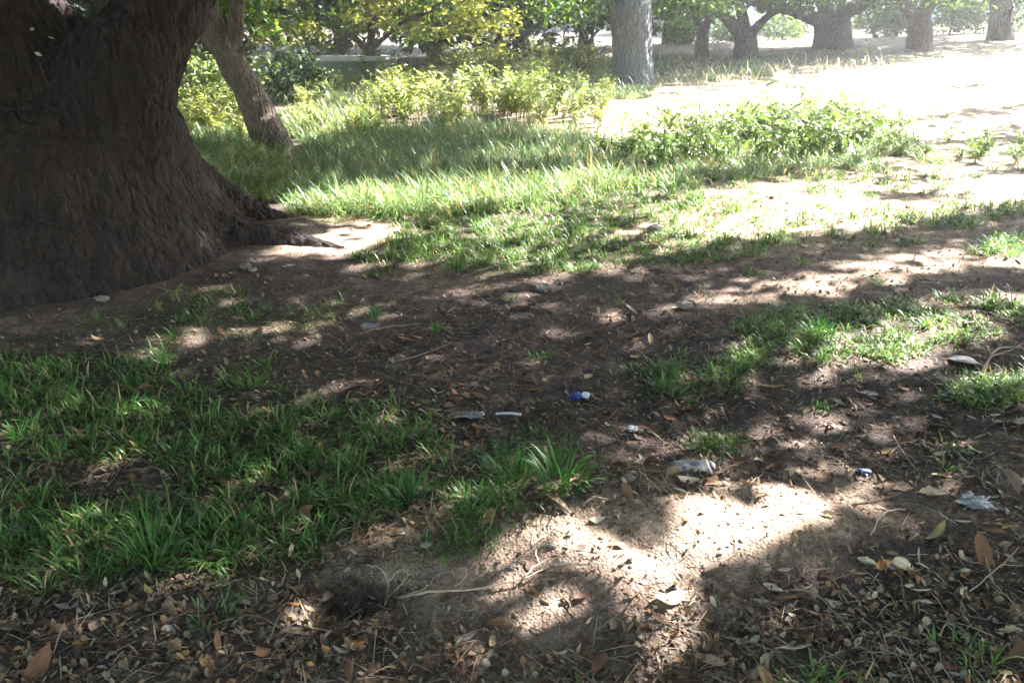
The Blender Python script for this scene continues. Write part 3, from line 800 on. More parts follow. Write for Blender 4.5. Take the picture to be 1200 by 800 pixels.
# ------------------------------------------------------------------ unseen upper crowns: leaves placed and thinned to shape the shade and sun pools
def ceiling():
    def pts(n, x0, x1, y0, y1): return np.stack([rng.uniform(x0, x1, n), rng.uniform(y0, y1, n)], 1)
    a = pts(125000, -6, 6.5, -1, 9.2); b_ = pts(190000, -9, 22, -2.5, 27); c_ = pts(150000, -28, 26, -20, 27)  # widest ring of leaves added out of view to block sky light
    inA = lambda q: (q[:, 0] > -6) & (q[:, 0] < 6.5) & (q[:, 1] > -1) & (q[:, 1] < 9.2)
    inB = lambda q: (q[:, 0] > -9) & (q[:, 0] < 22) & (q[:, 1] > -2.5) & (q[:, 1] < 27)
    b_ = b_[~inA(b_)]; c_ = c_[~inB(c_)]
    G = np.concatenate([a, b_, c_]); size = np.concatenate([np.full(len(a), .15), np.full(len(b_), .26), np.full(len(c_), .42)])
    gx, gy = G.T
    def zed(x, y): return np.stack([x, y, hgt(x, y)], 1)
    G = zed(gx, gy)
    p = lit_p(G)
    for ox, oy in ((.5, 0), (-.5, 0), (0, .5), (0, -.5)):
        p = np.maximum(p, lit_p(zed(gx+ox*size, gy+oy*size)))
    nz = fbm2(gx*1.7+gy*.7, gy*3.3, 4, 91); pl = np.where(p > .93, 1.0, np.clip(p*(.46+.54*sstep(.15, .7, p))*(1+(nz-.5)*4.2), .015, .97))
    k = rng.random(len(p)) < -np.log(pl)/3.6
    G = G[k]; size = size[k]; n = len(G)
    H = rng.uniform(3.0, 6.8, n)
    P = G+SUN*(H/SUN[2])[:, None]
    Ln = size*rng.uniform(.75, 1.25, n)
    V, Ft, C = crown_leaves(P-np.array([0, 0, .0]), Ln, Ln*.55, gcol(n, (.05, .08, .03), (.10, .135, .055)), .2, .6)
    # every added leaf is handed to the nearest tree
    tb = np.array([t.base[:2] for t in TREES])
    w = np.array([.45]+[1]*(len(TREES)-1))
    own = np.argmin(((P[:, None, :2]-tb[None])**2).sum(2)*w[None], 1)
    Vr, Fr, Cr = V.reshape(n, 6, 3), None, C.reshape(n, 6, 3)
    f = np.array([(0, 1, 2), (1, 3, 4), (1, 4, 2), (3, 5, 4)])
    for i, t in enumerate(TREES):
        q = own == i; m = q.sum()
        if m: t.leaves(Vr[q].reshape(-1, 3), (f[None]+(np.arange(m)*6)[:, None, None]).reshape(-1, 3), Cr[q].reshape(-1, 3))
    print('ceiling leaves', n)
ceiling()

# ------------------------------------------------------------------ far background: dense trees and shrubs
def leafy(name, x, y, rx, ry, h, n, cols, label, cat, group=None, trunk_r=.12, z0=.0, L0=.22, hole=.35):
    zb = float(hgt(x, y)); t = Tree(name, (x, y, zb), label, cat, group)
    st = [(np.array([(x, y, zb-.2), (x+.05, y, zb+h*.35), (x-.05, y+.05, zb+h*.8)]), np.array([trunk_r, trunk_r*.8, trunk_r*.3]))]
    for k in range(5):
        a = k*1.3+x
        st.append((np.array([(x, y, zb+h*.15), (x+rx*.35*math.cos(a), y+ry*.35*math.sin(a), zb+h*.4), (x+rx*.7*math.cos(a), y+ry*.7*math.sin(a), zb+h*.7)]), np.array([trunk_r*.6, trunk_r*.4, trunk_r*.15])))
    V, Ft = join([tube(p, r, 7) for p, r in st])
    obj('trunk', mesh_np('trunk', V-np.array([x, y, zb]), Ft, smooth=True), M_BARK4, t.root)
    nc = max(8, n//22)
    d = unit(rng.normal(0, 1, (nc, 3))); rad = rng.uniform(.45, 1.0, (nc, 1))**.6
    wob = 1+.35*(noise3(d[:, 0]*1.7+x, d[:, 1]*1.7+y, d[:, 2]*1.7, 4)-.5)[:, None]*2
    c = d*rad*wob*np.array([rx, ry, h*.5])+np.array([x, y, zb+z0+h*.5])
    c[:, 2] = np.maximum(c[:, 2], hgt(c[:, 0], c[:, 1])+.1)
    P = clusters(c, 22, L0*.9, .6); m = len(P)
    tone = np.repeat(rng.uniform(.6, 1.3, nc), 22)[:, None]
    Ln = L0*rng.uniform(.7, 1.3, m)
    t.leaves(*crown_leaves(P, Ln, Ln*.5, gcol(m, *cols)*tone))
    return t
gA = 'dense dark trees closing off the back of the park'
def X_at(u, Y): return float(ray(u, 50, Y)[0])
for (u, Y, rx, h, nn, cc, lab) in (
    (130, 19, 2.6, 5.5, 5200, DRK, 'dark leafy tree behind the huge old trunk'),
    (262, 17, 2.0, 4.8, 5200, DRK, 'dark leafy tree behind the leaning trunk'),
    (400, 23, 3.2, 6.0, 6000, BLU, 'blue-green dense tree behind the low garden wall'),
    (510, 19, 2.2, 5.5, 6200, DRK, 'dark dense tree behind the yellow-green sprays'),
    (610, 20, 2.6, 6.0, 7000, DRK, 'dense dark tree left of the grey trunk, with brown gloom under it'),
    (686, 22, 2.2, 5.5, 5600, BLU, 'blue-green dense tree directly left of the grey trunk'),
    (782, 27, 2.2, 4.6, 5200, DRK, 'dark rounded tree just right of the grey trunk')):
    leafy('dense_tree', X_at(u, Y), Y, rx, rx*.7, h, nn, cc, lab, 'tree', gA, .22, .15, .24)
gB = 'far trees at the edge of the park'
for i in range(16):
    Y = rng.uniform(44, 60); u = -80+i*88+rng.uniform(-15, 15)
    leafy('far_tree', X_at(u, Y), Y, 5.5, 3.5, 8.5, 3000, ((.05, .09, .03), (.11, .17, .06)), 'hazy green tree on the far edge of the park', 'tree', gB, .25, -.2, .5)
SH = ((.09, .16, .035), (.17, .25, .06))
for (u, v, r, h, lab) in (
    (1022, 50, .75, 1.25, 'light green shrub between the squat trunk and the V-forked trunk'),
    (1048, 46, .6, 1.0, 'small light green shrub touching the left side of the V-forked trunk'),
    (1110, 44, .8, 1.3, 'light green shrub right beside the V-forked trunk'),
    (1140, 40, .9, 1.2, 'light green shrub left of the straight rightmost trunk'),
    (1200, 40, .9, 1.5, 'light green shrub right of the straight rightmost trunk'),
    (915, 48, .9, 1.0, 'bright green shrub under the limbs of the three-limbed tree'),
    (855, 54, .7, .9, 'pale green shrub between the thin trunk and the three-limbed tree'),
    (800, 62, .5, .6, 'small green shrub left of the thin dark trunk')):
    Y = 26 if u > 1000 else 29
    if u in (800,): Y = 24
    leafy('shrub', X_at(u, Y), Y, r, r*.7, h, 1500, SH, lab, 'shrub', 'shrubs behind the row of trees', .04, .02, .13)
for (u, Y, r, h, lab) in ((225, 10.6, .7, .8, 'pale leafy bush left of the leaning trunk, beside the huge tree'), (250, 11.6, .6, .75, 'pale leafy bush just behind the leaning trunk'), (330, 12.6, .7, .7, 'dark green bush in the shade right of the leaning trunk')):
    leafy('bush', X_at(u, Y), Y, r, r*.7, h, 1300, ((.10, .15, .05), (.22, .27, .12)) if u < 300 else DRK, lab, 'bush', 'bushes around the leaning trunk', .02, 0, .09)
for t in TREES: t.finish()
for t in TREES:
    pass

# ------------------------------------------------------------------ broadleaf weeds
def weed_proto(name, label, cat, nst, h, L0, cols, droop, seed, dens=13, leanr=(.15, .75), wr=(.24, .36)):
    global rng
    keep = rng; rng = np.random.default_rng(seed)
    root = empty(name, (0, 0, -50), label, cat)
    parts, LV, LF_, LC, o = [], [], [], [], 0
    for k in range(nst):
        a = rng.random()*6.28; lean = rng.uniform(*leanr); hh = h*rng.uniform(.6, 1.1)
        p = np.array([(.03*math.cos(a), .03*math.sin(a), -.02), (lean*.3*hh*math.cos(a), lean*.3*hh*math.sin(a), hh*.5), (lean*hh*math.cos(a), lean*hh*math.sin(a), hh*.92)])
        c = curve_pts(p, 7); parts.append(tube(c, np.linspace(.006, .002, 7), 5))
        m = dens
        tt = rng.uniform(.25, 1.0, m); idx = tt*6; i0 = np.clip(idx.astype(int), 0, 5); f = (idx-i0)[:, None]
        P = c[i0]*(1-f)+c[i0+1]*f
        Ln = L0*rng.uniform(.6, 1.25, m)
        V, Ft, C = crown_leaves(P, Ln, Ln*rng.uniform(*wr, m), gcol(m, *cols), droop, .6)
        LV.append(V); LF_.append(Ft+o); LC.append(C); o += len(V)
    V, Ft = join(parts)
    obj('stems', mesh_np('stems', V, Ft, smooth=True), M_STEM, root)
    root.children[0].name = 'stem'
    fo = obj('foliage', mesh_np('foliage', np.concatenate(LV), np.concatenate(LF_), np.concatenate(LC)), M_WEED, root)
    rng = keep
    return root
WG = ((.08, .155, .04), (.17, .26, .07)); WY = ((.14, .20, .055), (.32, .36, .14))
protos = {
    'dark': [weed_proto('weed_plant', 'x', 'weed', 12, .55, .15, WG, .45, 100+i, 11, (.3, 1.25), (.16, .26)) for i in range(3)],
    'light': [weed_proto('weed_plant', 'x', 'weed', 9, .75, .115, WY, .1, 200+i, 22) for i in range(3)],
    'small': [weed_proto('weed_plant', 'x', 'weed', 5, .16, .06, WG, .2, 300+i, 7) for i in range(2)]}
used = set()
def weed(kind, u, v, sc, label, group, tone=None, name=None):
    pr = protos[kind][rng.integers(len(protos[kind]))]
    p = at(u, v)
    c = copy_tree(pr, p, (rng.normal(0, .08), rng.normal(0, .08), rng.random()*6.28), sc, label, group)
    t = tone if tone is not None else rng.uniform(.8, 1.25)
    for ch in c.children:
        ch.color = (t, t*rng.uniform(.92, 1.05), t*rng.uniform(.7, 1.1), 1)
    return c
gW = 'broad-leaved weeds at the near edge of the sunny clearing'
lW = 'broad-leaved green weed in the long clump at the near edge of the sunny clearing'
for i in range(72):
    u = rng.uniform(695, 1070); v = 200-.05*(u-700)-rng.uniform(0, 44)
    weed('dark', u, v, rng.uniform(.3, .85)*(1 if u < 1000 else .7)*(.6+.8*noise2(u*.017, 2.2, 7)), lW, gW, rng.uniform(.6, 1.15))
for i in range(12):
    weed('dark', rng.uniform(1050, 1200), rng.uniform(160, 192), rng.uniform(.2, .45), 'low broad-leaved weed trailing right from the long weed clump', 'low weeds right of the weed clump')
gL = 'tall pale weeds in the sunlit thicket behind the long grass'
lL = 'tall pale-leaved weed in the sunlit thicket between the leaning trunk and the clearing'
for i in range(125):
    u = rng.uniform(345, 715); v = rng.uniform(98, 168)-(u-340)*.05
    weed('light', u, v, rng.uniform(.45, .85)*(1.0 if 440 < u < 660 else .62), lL, gL, rng.uniform(.8, 1.35))
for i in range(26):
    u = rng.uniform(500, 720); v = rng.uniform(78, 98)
    weed('light', u, v, rng.uniform(.7, 1.0), 'weed toned dark for the shade behind the sunlit thicket', 'shaded weeds left of the grey trunk', rng.uniform(.35, .6))  # low tone puts the shade into the leaf colour of these weeds
for i in range(14):
    weed('light', rng.uniform(212, 300), rng.uniform(140, 175), rng.uniform(.5, .8), 'pale weed growing between the huge tree and the leaning trunk', 'pale weeds left of the leaning trunk', rng.uniform(.8, 1.3))
for i in range(10):
    weed('light', rng.uniform(235, 330), rng.uniform(190, 230), rng.uniform(.25, .4), 'low weed in the long shaded grass beside the huge trunk', 'low weeds beside the huge trunk', rng.uniform(.6, .9))
weed('small', 207, 352, .6, 'small weed with blue-green leaves at the foot of the huge tree', None, .6)
weed('small', 186, 364, .4, 'tiny leafy weed just in front of the huge tree, left of the blue-green weed', None, .9)
for ks in protos.values():
    for pr in ks:
        for ch in list(pr.children): bpy.data.objects.remove(ch)
        bpy.data.objects.remove(pr)

# ------------------------------------------------------------------ separate grass tufts that stand out
def hero_tuft(u, v, hpx, nb, label, tone=1.0, spread=.03, wd=.005):
    p = at(u, v); s = ppm(p); h = hpx/s
    n = nb; az = rng.random(n)*6.28; r = np.sqrt(rng.random(n))*spread
    col = gcol(n, (.035, .14, .03), (.075, .21, .04))*tone
    x, y = np.cos(az)*r, np.sin(az)*r
    V, Ft, C = blades(x, y, np.zeros(n)-.006, h*rng.uniform(.6, 1.35, n), np.full(n, wd)*rng.uniform(.7, 1.2, n), az+rng.normal(0, .4, n), rng.uniform(.0, .5, n), rng.uniform(.7, 1.9, n), col)
    o = obj('grass_tuft', mesh_np('grass_tuft', V, Ft, C), M_GRASS, None, p)
    tag(o, label, 'grass tuft', 'grass tufts standing on their own')
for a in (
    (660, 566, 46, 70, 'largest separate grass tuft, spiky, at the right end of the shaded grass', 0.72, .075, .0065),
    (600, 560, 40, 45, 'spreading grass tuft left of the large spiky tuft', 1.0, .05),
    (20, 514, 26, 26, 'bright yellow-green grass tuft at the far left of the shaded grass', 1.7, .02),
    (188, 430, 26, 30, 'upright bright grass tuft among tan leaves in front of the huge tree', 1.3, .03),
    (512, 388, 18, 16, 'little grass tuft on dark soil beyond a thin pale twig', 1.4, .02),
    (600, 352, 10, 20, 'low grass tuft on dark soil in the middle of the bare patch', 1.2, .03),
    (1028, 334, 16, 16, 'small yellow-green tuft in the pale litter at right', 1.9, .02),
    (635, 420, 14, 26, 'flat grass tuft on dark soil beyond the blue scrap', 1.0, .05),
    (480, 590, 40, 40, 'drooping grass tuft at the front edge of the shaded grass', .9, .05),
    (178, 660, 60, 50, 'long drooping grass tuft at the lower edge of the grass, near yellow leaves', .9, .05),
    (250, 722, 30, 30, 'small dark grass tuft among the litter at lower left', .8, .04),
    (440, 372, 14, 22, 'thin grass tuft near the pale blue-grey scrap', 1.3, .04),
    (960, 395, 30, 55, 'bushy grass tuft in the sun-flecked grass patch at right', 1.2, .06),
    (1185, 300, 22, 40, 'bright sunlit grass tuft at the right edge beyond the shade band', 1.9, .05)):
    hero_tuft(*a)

# ------------------------------------------------------------------ single fallen leaves
def leaf_mesh(seed, fold, curl, roll, wr):
    r = np.random.default_rng(seed)
    S = np.linspace(0, 1, 10); W = np.sin(math.pi*S**.85)**.85*.5; W[0] = .015; W[-1] = 0.0
    J = np.array([-1, -.55, 0, .55, 1.])
    V = []
    for i, s in enumerate(S):
        for j in J:
            w = W[i]*wr*j*(1+.05*r.normal())
            z = abs(w)*fold+curl*(s-.5)**2+roll*w*abs(w)*6+.012*math.sin(s*17+j*2+seed)*abs(j)+roll*.2*w*s
            V.append((s-.5, w+.05*math.sin(s*3.1+seed), z))
    Fs = []
    for i in range(9):
        for j in range(4):
            a = i*5+j; Fs += [(a, a+1, a+6), (a, a+6, a+5)]
    V = np.array(V)
    # stalk
    b0 = V[2]; sv, sf = tube(np.array([b0+(0.02, 0, 0), b0+(-.08, .01, .004), b0+(-.16, .03*math.sin(seed), .0)]), [.012, .009, .008], 4)
    V2, F2 = join([(V, np.array(Fs)), (sv, sf)])
    V2[:, 2] -= V2[:, 2].min()
    tint = np.ones((len(V2), 3))
    tint[:50] *= (1-.25*np.tile(np.array([1, .3, -.5, .3, 1.]), 10))[:, None]
    me = mesh_np('fallen_leaf', V2, F2, tint, smooth=True); me.materials.append(M_DRYO)
    return me
LEAFM = [leaf_mesh(i, f, c, r_, w) for i, (f, c, r_, w) in enumerate([(.25, .25, .1, .42), (.5, .5, -.4, .36), (.1, -.35, .3, .46), (.35, .15, -.2, .30), (.8, .3, .2, .40), (-.3, .4, .0, .5), (.15, .7, .5, .34)])]
CO = dict(tan=(.42, .30, .18), pale=(.56, .48, .36), brown=(.22, .13, .08), orange=(.50, .25, .09), red=(.36, .17, .10), grey=(.34, .30, .27), yellow=(.52, .42, .14), green=(.32, .28, .13), cream=(.62, .56, .42), dark=(.12, .075, .055))
def fallen(u, v, wpx, co, label, group='fallen leaves lying singly', yaw=None, k=None, tilt=.15, lift=.004):
    p = at(u, v); s = ppm(p); ln = wpx/s
    me = LEAFM[rng.integers(len(LEAFM)) if k is None else k]
    o = bpy.data.objects.new('fallen_leaf', me); COL.objects.link(o)
    o.location = (p[0], p[1], p[2]+lift); o.scale = (ln*.92,)*3
    o.rotation_euler = (rng.normal(0, tilt), rng.normal(0, tilt), rng.normal(0, .5)+(math.pi if rng.random() < .5 else 0) if yaw is None else yaw)
    t = rng.uniform(.85, 1.1); c = CO[co]; o.color = (c[0]*t, c[1]*t, c[2]*t, 1)
    tag(o, label, 'leaf', group)
for a in (
    (785, 702, 48, 'cream', 'pale cream fallen leaf on the sunlit earth below the bright mound'),
    (832, 776, 38, 'tan', 'tan leaf near the bottom edge, below the pale cream leaf'),
    (882, 792, 38, 'tan', 'long pale leaf cut by the bottom edge of the picture'),
    (932, 762, 44, 'pale', 'broad pale leaf standing up in the shaded leaf pile at lower right'),
    (896, 776, 28, 'cream', 'small cream leaf left of the broad upright leaf'),
    (1016, 660, 26, 'pale', 'curled pinkish-beige leaf left of the orange leaf, right of the mound'),
    (1034, 665, 30, 'orange', 'bright orange-tan crumpled leaf in the shade right of the mound'),
    (1058, 664, 38, 'pale', 'large grey-beige leaf touching the orange leaf'),
    (1008, 673, 24, 'tan', 'rounded beige leaf just below the curled pinkish leaf'),
    (1080, 694, 28, 'pale', 'pointed pale leaf below right of the orange leaf'),
    (945, 690, 26, 'grey', 'upright grey leaf at the tip of the dark forked twig'),
    (976, 706, 22, 'pale', 'small pale leaf beside the middle of the dark forked twig'),
    (1095, 627, 40, 'green', 'long olive-yellow leaf on dark soil right of the mound'),
    (1178, 618, 26, 'yellow', 'yellowish leaf at the right edge below the white plastic wad'),
    (1177, 620, 12, 'pale', 'little pale leaf against the yellowish leaf at the right edge'),
    (1176, 642, 26, 'tan', 'tan olive leaf at the right edge above the dead branching twig'),
    (1128, 612, 20, 'cream', 'small cream-white leaf under the white plastic wad'),
    (1128, 698, 26, 'pale', 'pale leaf under the dead branching twig at right'),
    (1093, 581, 44, 'pale', 'long flat beige leaf left of the white plastic wad'),
    (1100, 559, 24, 'cream', 'half-round pale leaf above the long beige leaf'),
    (1136, 560, 14, 'cream', 'tiny cream leaf right of the half-round pale leaf'),
    (832, 567, 32, 'tan', 'beige leaf on the far edge of the mound, right end of a row of four'),
    (806, 564, 30, 'pale', 'pale beige leaf in the row on the far edge of the mound'),
    (790, 554, 30, 'tan', 'rounded tan leaf below the crushed plastic container'),
    (764, 553, 30, 'brown', 'brownish leaf at left end of the row beyond the mound'),
    (1020, 463, 28, 'grey', 'bluish-grey narrow leaf on dark soil right of centre'),
    (1130, 426, 44, 'grey', 'big grey-tan leaf beside the looped pale twig'),
    (1142, 529, 22, 'yellow', 'dull yellow leaf on dark soil above the half-round pale leaf'),
    (1122, 513, 20, 'grey', 'grey-white leaf up from the dull yellow leaf'),
    (1176, 789, 18, 'yellow', 'bright lime-yellow leaf in the bottom right corner'),
    (16, 735, 40, 'grey', 'large grey-brown leaf at the left edge near the bottom'),
    (205, 760, 34, 'tan', 'tan-brown leaf at lower left, left of the pointed tan leaf'),
    (285, 741, 30, 'tan', 'pointed tan leaf at lower left below the dark grass tuft'),
    (416, 755, 34, 'orange', 'orange-tan leaf below the dark hollow'),
    (406, 757, 14, 'cream', 'small pale leaf tucked against the orange-tan leaf below the hollow'),
    (176, 693, 24, 'yellow', 'sunlit yellow leaf at the lower edge of the grass'),
    (206, 708, 30, 'tan', 'sunlit tan leaf just below the yellow leaf by the grass'),
    (132, 722, 22, 'tan', 'tan leaf left of the sunlit pair at the lower edge of the grass'),
    (262, 686, 20, 'cream', 'pale pointed leaf above right of the sunlit tan leaf'),
    (240, 724, 30, 'brown', 'long brown leaf between the sunlit leaf and the pointed tan leaf'),
    (345, 708, 20, 'orange', 'small bright tan leaf at the left lip of the dark hollow'),
    (592, 733, 22, 'red', 'reddish-tan cup-shaped leaf below the branched dry twig'),
    (748, 745, 26, 'pale', 'pale pointed leaf below the bright mound, left of the cream leaf'),
    (545, 748, 28, 'grey', 'grey-brown leaf in the dirt left of the reddish leaf'),
    (430, 607, 30, 'brown', 'curled brown leaf at the front edge of the shaded grass'),
    (500, 603, 24, 'brown', 'dull brown leaf beside the curled brown leaf, nearer the mound'),
    (562, 466, 22, 'red', 'upright reddish-brown leaf on dark soil beyond the white straw'),
    (191, 427, 24, 'cream', 'whitish leaf in the grass below the bright tuft'),
    (115, 398, 18, 'tan', 'sunlit tan leaf on bare earth in front of the huge tree'),
    (240, 660, 28, 'brown', 'brown leaf half hidden under the drooping grass'),
    (970, 604, 22, 'tan', 'tan leaf at the right rim of the bright mound'),
    (700, 612, 24, 'pale', 'straw-pale sliver of leaf on the sunlit mound'),
    (860, 395, 22, 'orange', 'orange-brown leaf at the edge of the sun-flecked grass'),
    (905, 455, 30, 'tan', 'tan leaf flat on the soil below the sun-flecked grass')):
    fallen(a[0], a[1], a[2], a[3], a[4])
def many(n, box, sizes, cols, label, group):
    u0, u1, v0, v1 = box; i = 0
    while i < n:
        u, v = rng.uniform(u0, u1), rng.uniform(v0, v1)
        if 580 < v < 650 and 560 < u < 1000: continue
        fallen(u, v, rng.uniform(*sizes)*(.55+.45*(v/700)), cols[rng.integers(len(cols))], label, group, tilt=.3); i += 1
many(56, (880, 1195, 640, 796), (12, 22), ['tan', 'brown', 'grey', 'grey', 'pale', 'dark'], 'small dull leaf among the shaded litter right of and below the mound', 'small leaves in the lower right litter')
many(52, (5, 440, 690, 796), (12, 24), ['tan', 'brown', 'grey', 'brown', 'orange', 'dark'], 'small dead leaf in the shaded litter across the lower left', 'small leaves in the lower left litter')
many(52, (760, 1195, 440, 578), (12, 24), ['tan', 'brown', 'grey', 'pale', 'brown', 'red'], 'small dead leaf on the dark soil beyond the mound', 'small leaves on the dark soil beyond the mound')
many(32, (420, 760, 380, 520), (10, 20), ['tan', 'brown', 'red', 'pale'], 'small dead leaf on the dark reddish soil in the middle', 'small leaves on the middle soil')
many(30, (20, 640, 420, 640), (12, 24), ['brown', 'tan', 'brown', 'orange'], 'brown leaf lying in the shaded green grass', 'leaves caught in the shaded grass')

# ------------------------------------------------------------------ twigs
def twig(paths, r, label, mat=None, name='twig', group='dead twigs on the ground', lifts=None):
    """paths in photo pixels laid on the ground; forks keep to one mesh"""
    r = r*.72
    pts3 = []
    for k, pth in enumerate(paths):
        q = []
        for i, p in enumerate(pth):
            g = at(p[0], p[1]); q.append((g[0], g[1], g[2]+r+.001+(p[2]*.45 if len(p) > 2 else 0)))
        pts3.append(curve_pts(q, max(6, 4*len(q)), r*.35))
    o0 = pts3[0][0].copy(); parts = []
    for k, c in enumerate(pts3):
        rr = r*(1 if k == 0 else .65)
        parts.append(tube(c-o0, np.linspace(rr, rr*.45, len(c)), 7))
    V, Ft = join(parts)
    o = obj(name, mesh_np(name, V, Ft, smooth=True), mat or M_TWIG, None, tuple(o0))
    return tag(o, label, 'twig', group)
twig([[(1046, 514, .02), (1058, 534, .015), (1078, 556)], [(1042, 534), (1056, 523, .02), (1072, 520, .01)]], .0045, 'straight pale twig crossed by a short one, right of the crushed container', M_TWIGP)
twig([[(1020, 628), (1028, 612, .02), (1042, 602, .02), (1060, 598)]], .005, 'curved pale twig at the right rim of the bright mound', M_TWIGP)
twig([[(925, 692), (945, 697, .015), (966, 708, .01), (1000, 748)], [(945, 697, .015), (958, 688, .03)]], .0055, 'dark forked twig in the shade below the mound')
twig([[(466, 702), (500, 697, .01), (560, 694, .02), (612, 684, .03), (636, 672, .02)], [(612, 684, .03), (640, 664, .04), (700, 656, .02)], [(632, 670, .03), (628, 655, .05), (622, 648, .06)], [(640, 666, .03), (690, 667, .02), (704, 664, .01)]], .006, 'long branched dry twig lying across the front of the mound', M_TWIGP)
twig([[(450, 718), (456, 694, .05), (448, 678, .06), (430, 668, .03)], [(456, 690, .05), (470, 680, .07), (486, 684, .05)], [(456, 705, .03), (470, 694, .05), (480, 680, .06)], [(470, 700), (500, 694, .03), (510, 682, .05)], [(530, 692, .01), (542, 688, .04), (548, 676, .05), (540, 676, .06)]], .0042, 'knotted dry weed stalk curling up beside the dark hollow', M_TWIGP)
twig([[(1148, 440, .0), (1160, 421, .03), (1170, 414, .04), (1192, 412, .04), (1200, 416, .04)], [(1160, 422, .03), (1180, 416, .03), (1206, 402, .05)], [(1155, 412, .05), (1160, 420, .03)]], .008, 'looped pale grey twig at the right edge beside the big grey-tan leaf', M_TWIGP)
twig([[(468, 424), (500, 415, .01), (530, 404, .02)]], .004, 'thin pale straight twig on dark soil beyond the grass', M_TWIGP)
twig([[(1128, 700), (1160, 676, .02), (1180, 660, .03), (1192, 646, .03)], [(1160, 676, .02), (1150, 655, .05), (1152, 645, .05)], [(1170, 668, .04), (1196, 672, .05)], [(1166, 690, .02), (1180, 704, .02), (1196, 716)], [(1150, 664, .02), (1135, 662, .02)]], .0036, 'dead branching twig sprawled at the right edge', M_TWIGP)
twig([[(870, 575), (882, 566, .015), (894, 556)], [(882, 566, .015), (890, 570)]], .0045, 'short pale kinked twig just behind the bright mound', M_TWIGP)
twig([[(784, 534), (800, 534, .02), (808, 524, .03), (814, 516, .03)], [(784, 534), (776, 520, .03), (790, 516, .05)]], .003, 'wiry curled twig behind the crushed container')
twig([[(1000, 592), (1040, 585, .01), (1070, 574, .01)]], .004, 'thin brown twig left of the long flat beige leaf')
twig([[(1040, 551, .01), (1060, 556), (1078, 556)]], .004, 'short brown twig leading from the blue scrap')
twig([[(872, 722), (884, 738, .01), (898, 748)]], .0045, 'short twig left of the broad upright leaf in the leaf pile')
twig([[(660, 700), (668, 712, .01), (674, 726)]], .004, 'short stub of twig below the long branched twig')
twig([[(622, 736), (640, 745, .01), (655, 752)]], .0035, 'thin dark twig right of the reddish leaf', M_TWIG)
twig([[(840, 745), (870, 752, .01), (905, 764, .01), (925, 760)]], .004, 'long thin twig under the leaf pile at lower right')
twig([[(400, 457), (412, 454), (424, 451)]], .004, 'short whitish twig at the edge of the shaded grass', M_TWIGP)
twig([[(430, 388), (460, 384, .01), (490, 380)]], .004, 'pale twig beside the blue-grey scrap', M_TWIGP)
twig([[(300, 640), (330, 632, .01), (362, 624)]], .004, 'dull twig half buried at the grass edge')
twig([[(560, 318), (600, 310, .01), (640, 302)]], .006, 'pale stick in the sunlit edge of the green grass', M_TWIGP)
twig([[(900, 735, .0), (940, 740, .02), (985, 728, .01)]], .0035, 'thin grey twig across the dark forked twig')
twig([[(1105, 735), (1130, 725, .01), (1160, 728)]], .004, 'brown twig in the lower right litter')
for i in range(34):
    u = rng.uniform(760, 1190) if rng.random() < .6 else rng.uniform(20, 640)
    v = rng.uniform(440, 580) if rng.random() < .5 else rng.uniform(650, 790)
    l = rng.uniform(14, 34); a = rng.normal(0, .35)
    twig([[(u, v), (u+l*.5*math.cos(a), v+l*.5*math.sin(a)+rng.normal(0, 2), .008), (u+l*math.cos(a), v+l*math.sin(a))]], rng.uniform(.002, .0034), 'thin short brown twig lost among the leaf litter', group='small thin twigs in the litter')

# ------------------------------------------------------------------ scraps of rubbish and stones
def crumple(n, size, seed, flat=.5, rough=.5):
    bm = __import__('bmesh').new(); __import__('bmesh').ops.create_icosphere(bm, subdivisions=n, radius=1)
    me = bpy.data.meshes.new('c'); bm.to_mesh(me); bm.free()
    co = np.zeros(len(me.vertices)*3, np.float32); me.vertices.foreach_get('co', co); co = co.reshape(-1, 3).astype(float)
    d = 1+rough*(noise3(co[:, 0]*2.1+seed, co[:, 1]*2.1, co[:, 2]*2.1, seed)-.5)*2+rough*.6*(noise3(co[:, 0]*5, co[:, 1]*5, co[:, 2]*5, seed+3)-.5)*2
    co = co*d[:, None]*np.array(size)
    co[:, 2] -= co[:, 2].min()*.75
    me.vertices.foreach_set('co', co.astype(np.float32).ravel()); me.update()
    return me
M_BLUE = plain('blue_plastic', (.035, .05, .28), .6, .5, .3, 90)
M_WHITE = plain('white_plastic', (.72, .74, .78), .4, .5, .15, 60)
M_FILM = plain('clear_film', (.38, .39, .42), .25, .6, .25, 80, .35)
M_PLASTIC = plain('dirty_pale_plastic', (.22, .21, .22), .45, .5, .35, 70, 0, .3)
M_STONE = plain('stone', (.17, .145, .13), .85, .2, .35, 30, 0, .6)
M_DKBLUE = plain('dark_blue_scrap', (.02, .045, .10), .4, .5, .3, 80)

# blue bottle cap remnant: crumpled blue body, white end
p = at(677, 466); s = ppm(p)
e = empty('blue_wrapper', p, 'small crumpled bright blue scrap with a white end on dark soil', 'wrapper')
me = crumple(3, (8/s, 6/s, 4/s), 5, rough=.35); o = obj('body', me, M_BLUE, e, (-.004, 0, -.004))
me = crumple(3, (5/s, 4.5/s, 3.4/s), 9, rough=.3); o = obj('white_end', me, M_WHITE, e, (9/s, 0, .003))
